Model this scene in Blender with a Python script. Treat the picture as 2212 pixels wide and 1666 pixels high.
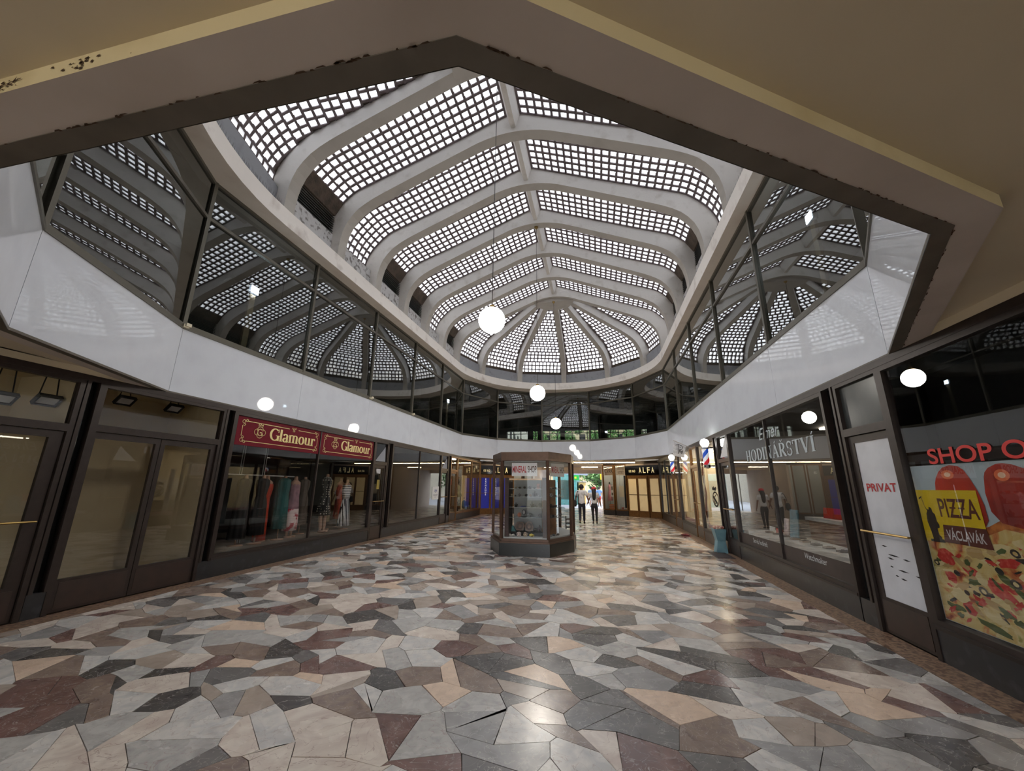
import bpy, bmesh, math, random
import numpy as np
from mathutils import Vector, Matrix
PI = math.pi
R = random.Random(7)
SC = bpy.context.scene
COL = SC.collection
for _o in list(bpy.data.objects):
    bpy.data.objects.remove(_o)

# ------------------------------------------------------------------ camera, sky, exposure
CAMH = 1.682
cam = bpy.data.cameras.new('camera'); cam.sensor_width = 36.0; cam.lens = 848.51 / 2212 * 36.0
cam.clip_start = 0.05; cam.clip_end = 400
co = bpy.data.objects.new('camera', cam); COL.objects.link(co)
CM = np.array([[0.97754154, -0.04414168, -0.20606805], [0.21056670, 0.24454855, 0.94649758], [0.00861364, -0.96863177, 0.24835114]])
co.matrix_world = Matrix(((CM[0][0], -CM[0][1], -CM[0][2], 0), (CM[1][0], -CM[1][1], -CM[1][2], 0), (CM[2][0], -CM[2][1], -CM[2][2], CAMH), (0, 0, 0, 1)))
SC.camera = co
w = bpy.data.worlds.new('overcast_sky'); SC.world = w; w.use_nodes = True
bg = w.node_tree.nodes['Background']; bg.inputs[0].default_value = (0.93, 0.965, 1.0, 1); bg.inputs[1].default_value = 7.0
SC.view_settings.view_transform = 'Standard'; SC.view_settings.look = 'None'
SC.view_settings.exposure = 0.1; SC.view_settings.gamma = 1.0; SC.view_settings.use_curve_mapping = False
try:
    SC.cycles.max_bounces = 10; SC.cycles.diffuse_bounces = 5; SC.cycles.glossy_bounces = 5
    SC.cycles.transparent_max_bounces = 24; SC.cycles.sample_clamp_indirect = 4.0
    SC.cycles.caustics_reflective = False; SC.cycles.caustics_refractive = False
    SC.cycles.use_denoising = True
except Exception: pass

# ------------------------------------------------------------------ helpers
def lin(c):
    return tuple(((x / 255) / 12.92 if x / 255 <= 0.04045 else ((x / 255 + 0.055) / 1.055) ** 2.4) for x in c)

def mat(name, col, rough=0.5, metal=0.0, spec=0.5, noise=None, bump=None, emit=None, alpha=None, coat=0.0):
    """noise=(scale, colour2, low, high[, detail]); bump=(scale, strength); emit=(colour, strength)"""
    m = bpy.data.materials.new(name); m.use_nodes = True
    nt = m.node_tree; p = nt.nodes['Principled BSDF']
    p.inputs['Base Color'].default_value = (*lin(col), 1); p.inputs['Roughness'].default_value = rough
    p.inputs['Metallic'].default_value = metal; p.inputs['Specular IOR Level'].default_value = spec
    p.inputs['Coat Weight'].default_value = coat
    tc = nt.nodes.new('ShaderNodeTexCoord')
    if noise:
        n = nt.nodes.new('ShaderNodeTexNoise'); n.inputs['Scale'].default_value = noise[0]
        n.inputs['Detail'].default_value = noise[4] if len(noise) > 4 else 6
        r = nt.nodes.new('ShaderNodeValToRGB')
        r.color_ramp.elements[0].position = noise[2]; r.color_ramp.elements[0].color = (*lin(col), 1)
        r.color_ramp.elements[1].position = noise[3]; r.color_ramp.elements[1].color = (*lin(noise[1]), 1)
        nt.links.new(tc.outputs['Object'], n.inputs['Vector']); nt.links.new(n.outputs['Fac'], r.inputs[0])
        nt.links.new(r.outputs[0], p.inputs['Base Color'])
    if bump:
        n = nt.nodes.new('ShaderNodeTexNoise'); n.inputs['Scale'].default_value = bump[0]; n.inputs['Detail'].default_value = 3
        b = nt.nodes.new('ShaderNodeBump'); b.inputs['Strength'].default_value = bump[1]; b.inputs['Distance'].default_value = 0.05
        nt.links.new(tc.outputs['Object'], n.inputs['Vector']); nt.links.new(n.outputs['Fac'], b.inputs['Height'])
        nt.links.new(b.outputs[0], p.inputs['Normal'])
    if emit:
        p.inputs['Emission Color'].default_value = (*lin(emit[0]), 1); p.inputs['Emission Strength'].default_value = emit[1]
    return m

def glass(name, tint=0.9, ior=1.5, boost=1.6, base=0.0, col=(1, 1, 1), bump=None):
    m = bpy.data.materials.new(name); m.use_nodes = True; nt = m.node_tree; nt.nodes.clear(); L = nt.links.new
    out = nt.nodes.new('ShaderNodeOutputMaterial'); mx = nt.nodes.new('ShaderNodeMixShader')
    tr = nt.nodes.new('ShaderNodeBsdfTransparent'); tr.inputs[0].default_value = (col[0] * tint, col[1] * tint, col[2] * tint, 1)
    gl = nt.nodes.new('ShaderNodeBsdfGlossy'); gl.inputs['Roughness'].default_value = 0.0; gl.inputs[0].default_value = (0.96, 0.98, 0.97, 1)
    fr = nt.nodes.new('ShaderNodeFresnel'); fr.inputs[0].default_value = ior
    ge = nt.nodes.new('ShaderNodeNewGeometry')
    a = nt.nodes.new('ShaderNodeMath'); a.operation = 'MULTIPLY_ADD'; a.inputs[1].default_value = boost; a.inputs[2].default_value = base; a.use_clamp = True
    iv = nt.nodes.new('ShaderNodeMath'); iv.operation = 'SUBTRACT'; iv.inputs[0].default_value = 1
    b = nt.nodes.new('ShaderNodeMath'); b.operation = 'MULTIPLY'
    L(fr.outputs[0], a.inputs[0]); L(ge.outputs['Backfacing'], iv.inputs[1]); L(a.outputs[0], b.inputs[0]); L(iv.outputs[0], b.inputs[1])
    L(b.outputs[0], mx.inputs[0]); L(tr.outputs[0], mx.inputs[1]); L(gl.outputs[0], mx.inputs[2]); L(mx.outputs[0], out.inputs[0])
    if bump:
        tc = nt.nodes.new('ShaderNodeTexCoord'); n = nt.nodes.new('ShaderNodeTexNoise'); n.inputs['Scale'].default_value = bump[0]; n.inputs['Detail'].default_value = 1
        bu = nt.nodes.new('ShaderNodeBump'); bu.inputs['Strength'].default_value = bump[1]; bu.inputs['Distance'].default_value = 0.05
        L(tc.outputs['Object'], n.inputs['Vector']); L(n.outputs['Fac'], bu.inputs['Height']); L(bu.outputs[0], gl.inputs['Normal'])
    return m

class MB:
    def __init__(s, T=None):
        s.v = []; s.f = []; s.m = []; s.T = T or (lambda x, y, z: (x, y, z))
        o = np.array(s.T(0, 0, 0)); J = np.array([np.array(s.T(*e)) - o for e in ((1, 0, 0), (0, 1, 0), (0, 0, 1))])
        s.flip = np.linalg.det(J) < 0
    def add(s, vs, fs, mi=0):
        k = len(s.v); s.v += [s.T(*p) for p in vs]
        for f in fs:
            s.f.append([i + k for i in (reversed(f) if s.flip else f)]); s.m.append(mi)
    def box(s, x0, x1, y0, y1, z0, z1, mi=0):
        if x0 > x1: x0, x1 = x1, x0
        if y0 > y1: y0, y1 = y1, y0
        if z0 > z1: z0, z1 = z1, z0
        s.add([(x0, y0, z0), (x1, y0, z0), (x1, y1, z0), (x0, y1, z0), (x0, y0, z1), (x1, y0, z1), (x1, y1, z1), (x0, y1, z1)],
              [(0, 3, 2, 1), (4, 5, 6, 7), (0, 1, 5, 4), (1, 2, 6, 5), (2, 3, 7, 6), (3, 0, 4, 7)], mi)
    def hexa(s, p, mi=0):
        """8 corners, bottom ring then top ring, counter-clockwise from above"""
        s.add(p, [(0, 3, 2, 1), (4, 5, 6, 7), (0, 1, 5, 4), (1, 2, 6, 5), (2, 3, 7, 6), (3, 0, 4, 7)], mi)
    def prism(s, poly, z0, z1, mi=0, top=None):
        n = len(poly); top = top or poly
        s.add([(x, y, z0) for x, y in poly] + [(x, y, z1) for x, y in top],
              [tuple(reversed(range(n))), tuple(range(n, 2 * n))] + [(i, (i + 1) % n, n + (i + 1) % n, n + i) for i in range(n)], mi)
    def quad(s, *p, mi=0):
        s.add(p, [tuple(range(len(p)))], mi)
    def tube(s, pts, r, n=8, mi=0, caps=True):
        pts = [Vector(p) for p in pts]; rs = r if isinstance(r, (list, tuple)) else [r] * len(pts)
        vs = []; up = Vector((0, 0, 1))
        for i, p in enumerate(pts):
            d = (pts[min(i + 1, len(pts) - 1)] - pts[max(i - 1, 0)]).normalized()
            a = d.cross(up if abs(d.z) < .95 else Vector((1, 0, 0))).normalized(); b = d.cross(a).normalized()
            vs += [tuple(p + (a * math.cos(2 * PI * k / n) + b * math.sin(2 * PI * k / n)) * rs[i]) for k in range(n)]
        fs = []
        for i in range(len(pts) - 1):
            for k in range(n):
                fs.append((i * n + k, (i + 1) * n + k, (i + 1) * n + (k + 1) % n, i * n + (k + 1) % n))
        if caps:
            fs.append(tuple(range(n))); fs.append(tuple(reversed(range((len(pts) - 1) * n, len(pts) * n))))
        s.add(vs, fs, mi)
    def lathe(s, prof, c=(0, 0, 0), n=16, sx=1.0, sy=1.0, fold=0.0, nf=7, mi=0):
        vs = []; fs = []
        for r, z in prof:
            for k in range(n):
                a = 2 * PI * k / n; rr = r * (1 + fold * math.cos(nf * a) * (1 if r > .05 else 0))
                vs.append((c[0] + rr * sx * math.cos(a), c[1] + rr * sy * math.sin(a), c[2] + z))
        for i in range(len(prof) - 1):
            for k in range(n):
                fs.append((i * n + k, i * n + (k + 1) % n, (i + 1) * n + (k + 1) % n, (i + 1) * n + k))
        fs.append(tuple(reversed(range(n)))); fs.append(tuple(range((len(prof) - 1) * n, len(prof) * n)))
        s.add(vs, fs, mi)
    def ball(s, c, r, n=16, m=10, sz=1.0, mi=0):
        s.lathe([(max(r * math.sin(PI * i / m), r * .01), -r * sz * math.cos(PI * i / m)) for i in range(m + 1)], c, n, mi=mi)
    def mesh(s, name, mats, smooth=False):
        me = bpy.data.meshes.new(name); me.from_pydata(s.v, [], s.f)
        for m in (mats if isinstance(mats, (list, tuple)) else [mats]): me.materials.append(m)
        if any(s.m): me.polygons.foreach_set('material_index', s.m)
        if smooth: me.polygons.foreach_set('use_smooth', [True] * len(s.f))
        me.update(); return me

def tag(o, label=None, cat=None, group=None, kind=None):
    if label: o['label'] = label
    if cat: o['category'] = cat
    if group: o['group'] = group
    if kind: o['kind'] = kind
    return o
def wl(o):
    """world location of an object by its parents' plain translations"""
    m = o.matrix_basis.copy(); p = o
    while p.parent:
        m = p.parent.matrix_basis @ p.matrix_parent_inverse @ m if False else m; p = p.parent
    return m
def put(name, me, parent=None, label=None, cat=None, group=None, kind=None):
    o = bpy.data.objects.new(name, me); COL.objects.link(o)
    if parent:
        o.parent = parent
        if parent.get('_o'): o.matrix_parent_inverse = Matrix.Translation(-Vector(parent['_o'][:]))
    return tag(o, label, cat, group, kind)
def O(name, mb, mats, parent=None, label=None, cat=None, group=None, kind=None, smooth=False):
    return put(name, mb.mesh(name, mats, smooth), parent, label, cat, group, kind)
def root(name, loc, label=None, cat=None, group=None, kind=None, local=False):
    """an Empty at the thing's base; unless local, its parts are modelled in world coordinates"""
    o = bpy.data.objects.new(name, None); COL.objects.link(o); o.location = loc; o.empty_display_size = .2
    if not local: o['_o'] = list(loc)
    return tag(o, label, cat, group, kind)
def copy_tree(o, parent=None):
    c = o.copy(); COL.objects.link(c)
    if parent: c.parent = parent
    for ch in o.children: copy_tree(ch, c)
    return c

# wall frames: u along the wall, d into the shop, z up
XL, XR = -7.118, 3.337
CX = -1.85
def TL(u, d, z): return (XL - d, u, z)
def TR(u, d, z): return (XR + d, u, z)
ORr = (0.2, 26.6); ER = (3.14 / 3.892, -2.3 / 3.892)
OLl = (-7.30, 24.2); EL = (3.12 / 3.876, 2.3 / 3.876)
def TBR(u, d, z): return (ORr[0] + ER[0] * u - ER[1] * d, ORr[1] + ER[1] * u + ER[0] * d, z)
def TBL(u, d, z): return (OLl[0] + EL[0] * u - EL[1] * d, OLl[1] + EL[1] * u + EL[0] * d, z)

_tc = {}
def text(name, s, T, u0, u1, z0, z1, m, parent=None, d=-.004, shear=0.0, ext=.002, vertical=False, **kw):
    """flat lettering fitted to the box u0..u1 (reading direction), z0..z1 in a wall frame"""
    cu = bpy.data.curves.new('t', 'FONT'); cu.body = s; cu.size = 1; cu.shear = shear; cu.resolution_u = 7
    if kw.pop('bold', False): cu.offset = .016
    if vertical: cu.align_x = 'CENTER'
    ob = bpy.data.objects.new('t', cu); COL.objects.link(ob)
    dg = bpy.context.evaluated_depsgraph_get()
    me = bpy.data.meshes.new_from_object(ob.evaluated_get(dg)); bpy.data.objects.remove(ob)
    vs = np.array([v.co[:] for v in me.vertices]); fs = [tuple(p.vertices) for p in me.polygons]
    lo = vs.min(0); hi = vs.max(0)
    mb = MB(T); pts = []
    for v in vs:
        pts.append((u0 + (u1 - u0) * (v[0] - lo[0]) / (hi[0] - lo[0]), d, z0 + (z1 - z0) * (v[1] - lo[1]) / (hi[1] - lo[1])))
    mb.add(pts, fs)
    return O(name, mb, m, parent, **kw)

# ------------------------------------------------------------------ materials
M = {}
M['fascia'] = mat('white_glass_panel', (226, 230, 238), .03, spec=.28, bump=(.7, .010), noise=(2.5, (218, 221, 230), .45, .8))
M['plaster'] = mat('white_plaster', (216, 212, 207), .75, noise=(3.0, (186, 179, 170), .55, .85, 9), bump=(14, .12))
M['flange'] = mat('white_plaster_shaded', (180, 175, 168), .8, noise=(2.0, (166, 160, 152), .5, .8, 8))  # darker copy of the plaster, with underside shade put into its colour
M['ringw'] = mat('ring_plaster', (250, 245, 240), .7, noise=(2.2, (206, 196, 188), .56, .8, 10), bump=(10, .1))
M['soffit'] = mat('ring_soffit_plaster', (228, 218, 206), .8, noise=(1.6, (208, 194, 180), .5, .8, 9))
M['grey'] = mat('grey_render', (150, 152, 158), .8, noise=(4, (120, 122, 128), .55, .8))
M['peel'] = mat('peeling_paint', (196, 195, 196), .8, noise=(7, (124, 120, 118), .53, .62, 12), bump=(9, .5))
M['conc'] = mat('dark_concrete', (92, 80, 70), .9, noise=(5, (66, 58, 52), .4, .7, 8), bump=(20, .3))
M['grid'] = mat('grid_concrete', (112, 102, 104), .85, noise=(8, (84, 74, 74), .45, .75))
M['louvre'] = mat('louvre_metal', (62, 62, 60), .6)
M['ceil'] = mat('cream_ceiling_paint', (202, 188, 164), .7, noise=(.7, (192, 178, 154), .4, .7, 3), bump=(1.2, .12))
M['band'] = mat('grey_ceiling_band', (190, 178, 170), .75, noise=(1.3, (172, 160, 150), .45, .8, 8), bump=(3, .08))
M['step'] = mat('yellowed_ceiling_step', (214, 198, 160), .75, noise=(2.5, (198, 180, 140), .5, .75, 8))
M['crack'] = mat('crack_dirt', (70, 50, 34), .9)
M['trim'] = mat('brown_metal_trim', (98, 90, 80), .5, metal=.1, noise=(5, (86, 79, 70), .4, .7))
M['frame'] = mat('brown_anodised_frame', (52, 42, 38), .4, metal=.3, noise=(12, (44, 35, 31), .4, .7))
M['framew'] = mat('bronze_frame', (124, 88, 50), .35, metal=.55, noise=(12, (104, 72, 40), .4, .7))
M['mull'] = mat('grey_window_frame', (98, 94, 84), .45, metal=.4)
M['kick'] = mat('brown_kick_plate', (54, 38, 32), .35, noise=(7, (44, 32, 27), .4, .7))
M['black'] = mat('black_glass_pier', (14, 14, 16), .08)
M['granite'] = mat('black_granite', (38, 38, 40), .3, noise=(7, (74, 74, 78), .55, .9, 10))
M['granited'] = mat('dark_green_granite', (22, 23, 22), .28, noise=(20, (48, 50, 47), .55, .85, 10))
M['frost'] = mat('frosted_dark_pane', (62, 66, 66), .22, noise=(3, (50, 54, 54), .4, .7))
M['brass'] = mat('brass', (164, 136, 84), .32, metal=1)
M['chrome'] = mat('chrome', (200, 202, 205), .12, metal=1)
M['glass'] = glass('shop_glass', .93, 1.5, 1.7)
M['uglass'] = glass('upper_glass', .55, 1.62, 1.8, .04, (.94, 1.0, .98), bump=(.7, .012))
M['kglass'] = glass('kiosk_glass', .97, 1.4, .7)
M['white'] = mat('white_vinyl', (214, 216, 222), .4, noise=(3, (200, 202, 208), .4, .7))
M['paper'] = mat('white_paper', (222, 222, 222), .7)
M['whitel'] = mat('white_lettering', (214, 220, 224), .5)
M['red'] = mat('red_lettering', (178, 30, 38), .5)
M['maroon'] = mat('maroon_sign', (108, 10, 30), .6, spec=.2)
M['gold'] = mat('gold_lettering', (226, 204, 142), .35, metal=.25)
M['globe'] = mat('lamp_globe', (255, 250, 240), .2, emit=((255, 248, 236), 60))
M['lamp'] = mat('barber_globe', (255, 255, 255), .2, emit=((255, 252, 245), 9))
M['tube'] = mat('fluorescent_tube', (255, 245, 220), .4, emit=((255, 228, 180), 34))
M['led'] = mat('flood_led', (255, 255, 255), .3, emit=((226, 236, 255), 90))
M['panelon'] = mat('lit_ceiling_panel', (255, 250, 240), .4, emit=((255, 240, 210), 22))
M['wood'] = mat('pale_plank', (244, 214, 176), .6, noise=(10, (226, 192, 150), .4, .7))
M['dark'] = mat('dark_interior', (34, 34, 36), .8)
M['uwall'] = mat('upper_room_wall', (112, 110, 106), .9, noise=(1.5, (90, 88, 86), .4, .7))
M['uceil'] = mat('upper_room_ceiling', (176, 170, 160), .9, noise=(1.5, (150, 144, 136), .4, .7))
M['beige'] = mat('beige_shop_wall', (206, 190, 156), .8, noise=(.8, (194, 178, 144), .4, .7))
M['cream'] = mat('cream_barber_wall', (226, 216, 192), .7)
M['floorin'] = mat('shop_floor', (120, 108, 94), .5, noise=(4, (100, 90, 78), .4, .7))
M['skin'] = mat('skin', (150, 108, 84), .6)
M['hair'] = mat('black_hair', (24, 20, 20), .6)
# ------------------------------------------------------------------ plan of the octagonal hall
FB, GB, TRZ, GT, RT = 3.186, 4.394, 6.64, 7.445, 7.85
Y0, Y1 = 5.136, 20.136
PTS_N = [(XR, Y0), (2.03, 2.56), (-0.44, 1.04), (-3.34, 1.04), (-5.81, 2.56), (XL, Y0)]
PTS_F = [(XL, Y1), (-5.81, 22.71), (-3.34, 24.23), (-0.44, 24.23), (2.03, 22.71), (XR, Y1)]
POLY = PTS_N[:1] + []
LOOP = []                                            # clockwise seen from above: left wall, far end, right wall, near end
for k in range(6): LOOP.append((XL, Y0 + 3 * k))
LOOP += PTS_F[1:5]
for k in range(6): LOOP.append((XR, Y1 - 3 * k))
LOOP += PTS_N[1:5]
NL = len(LOOP)
def off(loop, d):
    """closed clockwise loop moved outward by d"""
    n = len(loop); out = []
    for i in range(n):
        p0, p1, p2 = (np.array(loop[(i + k) % n]) for k in (-1, 0, 1))
        a = (p1 - p0) / np.linalg.norm(p1 - p0); b = (p2 - p1) / np.linalg.norm(p2 - p1)
        na = np.array([-a[1], a[0]]); nb = np.array([-b[1], b[0]])
        m = (na + nb) / (1 + na @ nb); out.append(tuple(p1 + m * d))
    return out
def edge_T(a, b):
    a = np.array(a); b = np.array(b); e = (b - a) / np.linalg.norm(b - a); n = np.array([-e[1], e[0]])
    return (lambda u, d, z: (a[0] + e[0] * u + n[0] * d, a[1] + e[1] * u + n[1] * d, z)), float(np.linalg.norm(b - a))

side_of = {}
def where(i):
    if i < 5: return 'left', ['nearest', 'second', 'third', 'fourth', 'farthest'][i]
    if i < 10: return 'far end', ['leftmost', 'second from left', 'middle', 'second from right', 'rightmost'][i - 5]
    if i < 15: return 'right', ['farthest', 'fourth', 'third', 'second', 'nearest'][i - 10]
    return 'near end', ['rightmost', 'second from right', 'middle', 'second from left', 'leftmost'][i - 15]
nwin = 0
for i in range(NL):
    T, L = edge_T(LOOP[i], LOOP[(i + 1) % NL]); sd, od = where(i)
    # white fascia panel
    b = MB(T); b.box(.004, L - .004, 0, .06, FB, GB - .05)
    t = O('trim_%d' % (i + 1), b, M['fascia'], kind='structure', label='glossy white fascia panel below the upper windows, %s on the %s side' % (od, sd), cat='fascia panel')
    b = MB(T); b.box(0, L, -.02, .12, GB - .05, GB, 0); O('window_sill', b, M['mull'], t)
    b = MB(T); b.box(.0, L, .006, .06, FB, GB - .05); O('panel_joint', b, M['grey'], t)
    # upper window
    nwin += 1
    wn = root('window_%d' % nwin, T(L / 2, 0, GB), 'reflective upper gallery window, %s on the %s side' % (od, sd), 'window', kind='structure')
    b = MB(T); b.box(0, L, 0, .09, GT - .06, GT + .01); b.box(0, L, 0, .09, GB, GB + .06); O('frame', b, M['mull'], wn)
    b = MB(T); b.box(-.03, .04, -.01, .09, GB, GT); O('mullion', b, M['mull'], wn)
    b = MB(T); b.box(.04, L - .03, 0, .08, TRZ - .03, TRZ + .03); O('transom', b, M['mull'], wn)
    for z0, z1 in ((GB + .06, TRZ - .03), (TRZ + .03, GT - .06)):
        b = MB(T); b.box(.04, L - .03, .04, .05, z0, z1); O('pane', b, M['uglass'], wn)

# brown metal band under the fascia, ceiling band, yellowed step, low ceiling around the hall
o0, o1, o2, o3 = LOOP, off(LOOP, .095), off(LOOP, .27), off(LOOP, .275)
b = MB(); n = NL
def ring(b, A, za, B, zb, mi=0):
    for i in range(len(A)):
        j = (i + 1) % len(A)
        b.quad((*A[i], za), (*A[j], za), (*B[j], zb), (*B[i], zb), mi=mi)
ring(b, o0, FB - .004, o1, FB - .004); ring(b, off(LOOP, -.004), FB - .004, off(LOOP, -.004), FB + .025); ring(b, o1, FB - .004, o1, FB + .006)
O('trim_30', b, M['trim'], kind='structure', label='dark brown metal band along the lower edge of the fascia', cat='metal trim')
b = MB(); ring(b, o1, FB, o2, FB)
cb = O('trim_31', b, M['band'], kind='structure', label='grey-beige ceiling band just outside the brown metal band', cat='ceiling band')
CZ = 3.27
b = MB(); ring(b, o2, FB, o2, CZ); O('step_edge', b, M['step'], cb)
# ceiling as a polygon with the hall cut out: quads from the step to an outer rectangle, split per edge
b = MB()
bx0, bx1, by0, by1 = XL - .1, XR + .1, -7.0, 27.2
outer = []
for (x, y) in o2:
    x2, y2 = x, y
    if y <= Y0: y2 = by0
    elif y >= Y1: y2 = by1
    if abs(x - XL) < .5 : x2 = bx0
    if abs(x - XR) < .5 : x2 = bx1
    outer.append((x2, y2))
for i in range(NL):
    j = (i + 1) % NL
    b.quad((*o2[i], CZ), (*o2[j], CZ), (*outer[j], CZ), (*outer[i], CZ))
b.quad((bx0, by0, CZ), (bx0, Y0, CZ), (outer[0][0], Y0, CZ), (outer[-1][0], by0, CZ))
ce = O('ceiling', b, M['ceil'], kind='structure', label='low cream painted ceiling around the glazed hall', cat='ceiling')
# flaking paint and dirt along the step (left) and along the brown band
def lump(b, x, y, z, r, n=7):
    ps = [(x + r * R.uniform(.4, 1.2) * math.cos(2 * PI * k / n), y + r * .35 * R.uniform(.4, 1.2) * math.sin(2 * PI * k / n), z) for k in range(n)]
    b.add(ps, [tuple(reversed(range(n)))])
b = MB()
for k in range(70):
    x = R.uniform(-.2, 1); x = -2.38 + R.gauss(0, .1) if k < 26 else (-1.86 + R.gauss(0, .045) if k < 44 else (R.uniform(-3.2, -.4) if k > 64 else -2.3 + R.gauss(0, .06)))
    yy = .772 + R.uniform(-.004, .03); zz = FB + .012 + R.uniform(0, .05)
    r = R.uniform(.003, .012)
    b.add([(x - r, .767, zz - r * .4), (x + r, .767, zz - r * .6), (x + r * .7, .767, zz + r * .6), (x - r * .5, .767, zz + r * .4)], [(0, 1, 2, 3)])
for a0, a1, h in ((-2.29, -2.17, .012), (-2.21, -2.2, .05)):
    b.add([(a0, .766, FB + .03), (a1, .766, FB + .045), (a1, .766, FB + .045 + h * .4), (a0, .766, FB + .03 + h * .4)], [(0, 1, 2, 3)])
O('flaked_paint', b, M['crack'], cb, kind='stuff')
b = MB()
for i in (15, 16, 17, 18):
    T, L = edge_T(LOOP[i], LOOP[(i + 1) % NL])
    for k in range(46):
        u = R.uniform(0, L); w_ = R.uniform(.01, .06); d = .097 + R.uniform(-.003, .006)
        b2 = [T(u, d - .004, FB - .0052), T(u + w_, d - .003, FB - .0052), T(u + w_ * .7, d + R.uniform(.001, .005), FB - .0052), T(u + .2 * w_, d + R.uniform(.001, .004), FB - .0052)]
        b.add(b2, [(0, 1, 2, 3)])
O('dirt_line', b, M['crack'], cb, kind='stuff')

# ------------------------------------------------------------------ roof: ring beam, ribs, ridge, hubs, glass-block bays
RX, RYB = 4.93, 5.25
YN, YF = 6.57, 18.21
def oval(k=0.0, n=36):
    """clockwise oval from the left near spring, moved out by k"""
    out = []
    for i in range(7): out.append((CX - RX - k, YN + (YF - YN) * i / 6))
    for i in range(1, n): a = PI - PI * i / n; out.append((CX + (RX + k) * math.cos(a), YF + (RYB + k) * math.sin(a)))
    for i in range(7): out.append((CX + RX + k, YF - (YF - YN) * i / 6))
    for i in range(1, n): a = -PI * i / n; out.append((CX + (RX + k) * math.cos(a), YN + (RYB + k) * math.sin(a)))
    return out
ov = oval(); ovo = []
LB = off(LOOP, .3)
for i, p in enumerate(ov):                           # outward ray to the glass line
    q = oval(.05)[i]; d = np.array(q) - np.array(p); d /= np.linalg.norm(d); best = 9
    for k in range(NL):
        a = np.array(LB[k]); e = np.array(LB[(k + 1) % NL]) - a
        A_ = np.array([[d[0], -e[0]], [d[1], -e[1]]])
        if abs(np.linalg.det(A_)) < 1e-9: continue
        t, u = np.linalg.solve(A_, a - np.array(p))
        if 0 <= u <= 1 and 0 < t < best: best = t
    ovo.append((p[0] + d[0] * best, p[1] + d[1] * best))
roof = root('ceiling', (CX, 12.4, GT), 'white ribbed vault with hub and spokes over the hall', 'vaulted ceiling', kind='structure')
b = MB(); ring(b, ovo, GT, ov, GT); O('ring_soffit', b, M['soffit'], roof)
b = MB(); ring(b, ov, GT, ov, RT); ring(b, ov, RT, oval(.5), RT); O('ring_beam', b, M['ringw'], roof, smooth=False)
# bird spikes on the ring near the camera
b = MB()
ovs = oval(.06, 72)
for i in range(len(ovs)):
    p, q = np.array(ovs[i]), np.array(ovs[(i + 1) % len(ovs)])
    m = max(1, int(np.linalg.norm(q - p) / .045))
    c = (p + q) / 2
    if c[1] > 10.6: continue
    if c[0] < 0 and c[1] > 6.6: continue
    for k in range(m):
        x, y = p + (q - p) * k / m
        jx, jy = R.uniform(-.03, .03), R.uniform(-.03, .03)
        b.add([(x - .006, y, RT), (x + .006, y, RT), (x, y + .008, RT), (x + jx, y + jy, RT + .19)], [(0, 1, 3), (1, 2, 3), (2, 0, 3)])
O('bird_spikes', b, M['louvre'], roof, kind='stuff')

INN = [(4.93, 7.85), (4.92, 8.2), (4.86, 8.55), (4.74, 8.86), (4.45, 9.22), (4.0, 9.5), (3.53, 9.71), (2.87, 9.99), (2.2, 10.27), (1.74, 10.46), (1.28, 10.65), (.9, 10.8), (.53, 10.89), (.25, 10.93), (0, 10.94)]
OUT = [(5.40, 7.85), (5.40, 8.25), (5.38, 8.6), (5.33, 8.9), (5.1, 9.32), (4.65, 9.76), (4.2, 9.97), (3.5, 10.23), (2.75, 10.52), (2.1, 10.77), (1.5, 11.01), (1.0, 11.21), (.6, 11.37), (.27, 11.49), (0, 11.56)]
def resample(P, n):
    P = np.array(P); d = np.r_[0, np.cumsum(np.linalg.norm(np.diff(P, axis=0), axis=1))]
    # Catmull-Rom through the points, then even spacing
    Q = []
    for i in range(len(P) - 1):
        p0, p1, p2, p3 = P[max(i - 1, 0)], P[i], P[i + 1], P[min(i + 2, len(P) - 1)]
        for t in np.linspace(0, 1, 8, endpoint=False):
            Q.append(.5 * (2 * p1 + (p2 - p0) * t + (2 * p0 - 5 * p1 + 4 * p2 - p3) * t * t + (3 * p1 - p0 - 3 * p2 + p3) * t ** 3))
    Q.append(P[-1]); Q = np.array(Q); d = np.r_[0, np.cumsum(np.linalg.norm(np.diff(Q, axis=0), axis=1))]
    s = np.linspace(0, d[-1], n); return np.c_[np.interp(s, d, Q[:, 0]), np.interp(s, d, Q[:, 1])]
NI = 26
PIN, POUT = resample(INN, NI), resample(OUT, NI)
RW = .155                                            # half width of a rib
RIBY = [YN + (YF - YN) * k / 6 for k in range(7)]
def arch(y):
    b = MB(); vs = []
    full_i = [(CX - x, z) for x, z in PIN] + [(CX + x, z) for x, z in PIN[::-1][1:]]
    full_o = [(CX - x, z) for x, z in POUT] + [(CX + x, z) for x, z in POUT[::-1][1:]]
    n = len(full_i)
    for (x, z) in full_i: vs += [(x, y - RW, z), (x, y + RW, z)]
    for (x, z) in full_o: vs += [(x, y - RW, z), (x, y + RW, z)]
    fs = []; ms = []
    for i in range(n - 1):
        a, c = 2 * i, 2 * n + 2 * i
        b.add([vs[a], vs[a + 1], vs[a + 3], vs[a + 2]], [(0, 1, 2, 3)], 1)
        b.add([vs[a], vs[a + 2], vs[c + 2], vs[c]], [(0, 1, 2, 3)], 0)
        b.add([vs[a + 1], vs[c + 1], vs[c + 3], vs[a + 3]], [(0, 1, 2, 3)], 0)
        b.add([vs[c], vs[c + 2], vs[c + 3], vs[c + 1]], [(0, 1, 2, 3)], 0)
    return b
for y in RIBY: O('rib', arch(y), [M['plaster'], M['flange']], roof)
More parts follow.
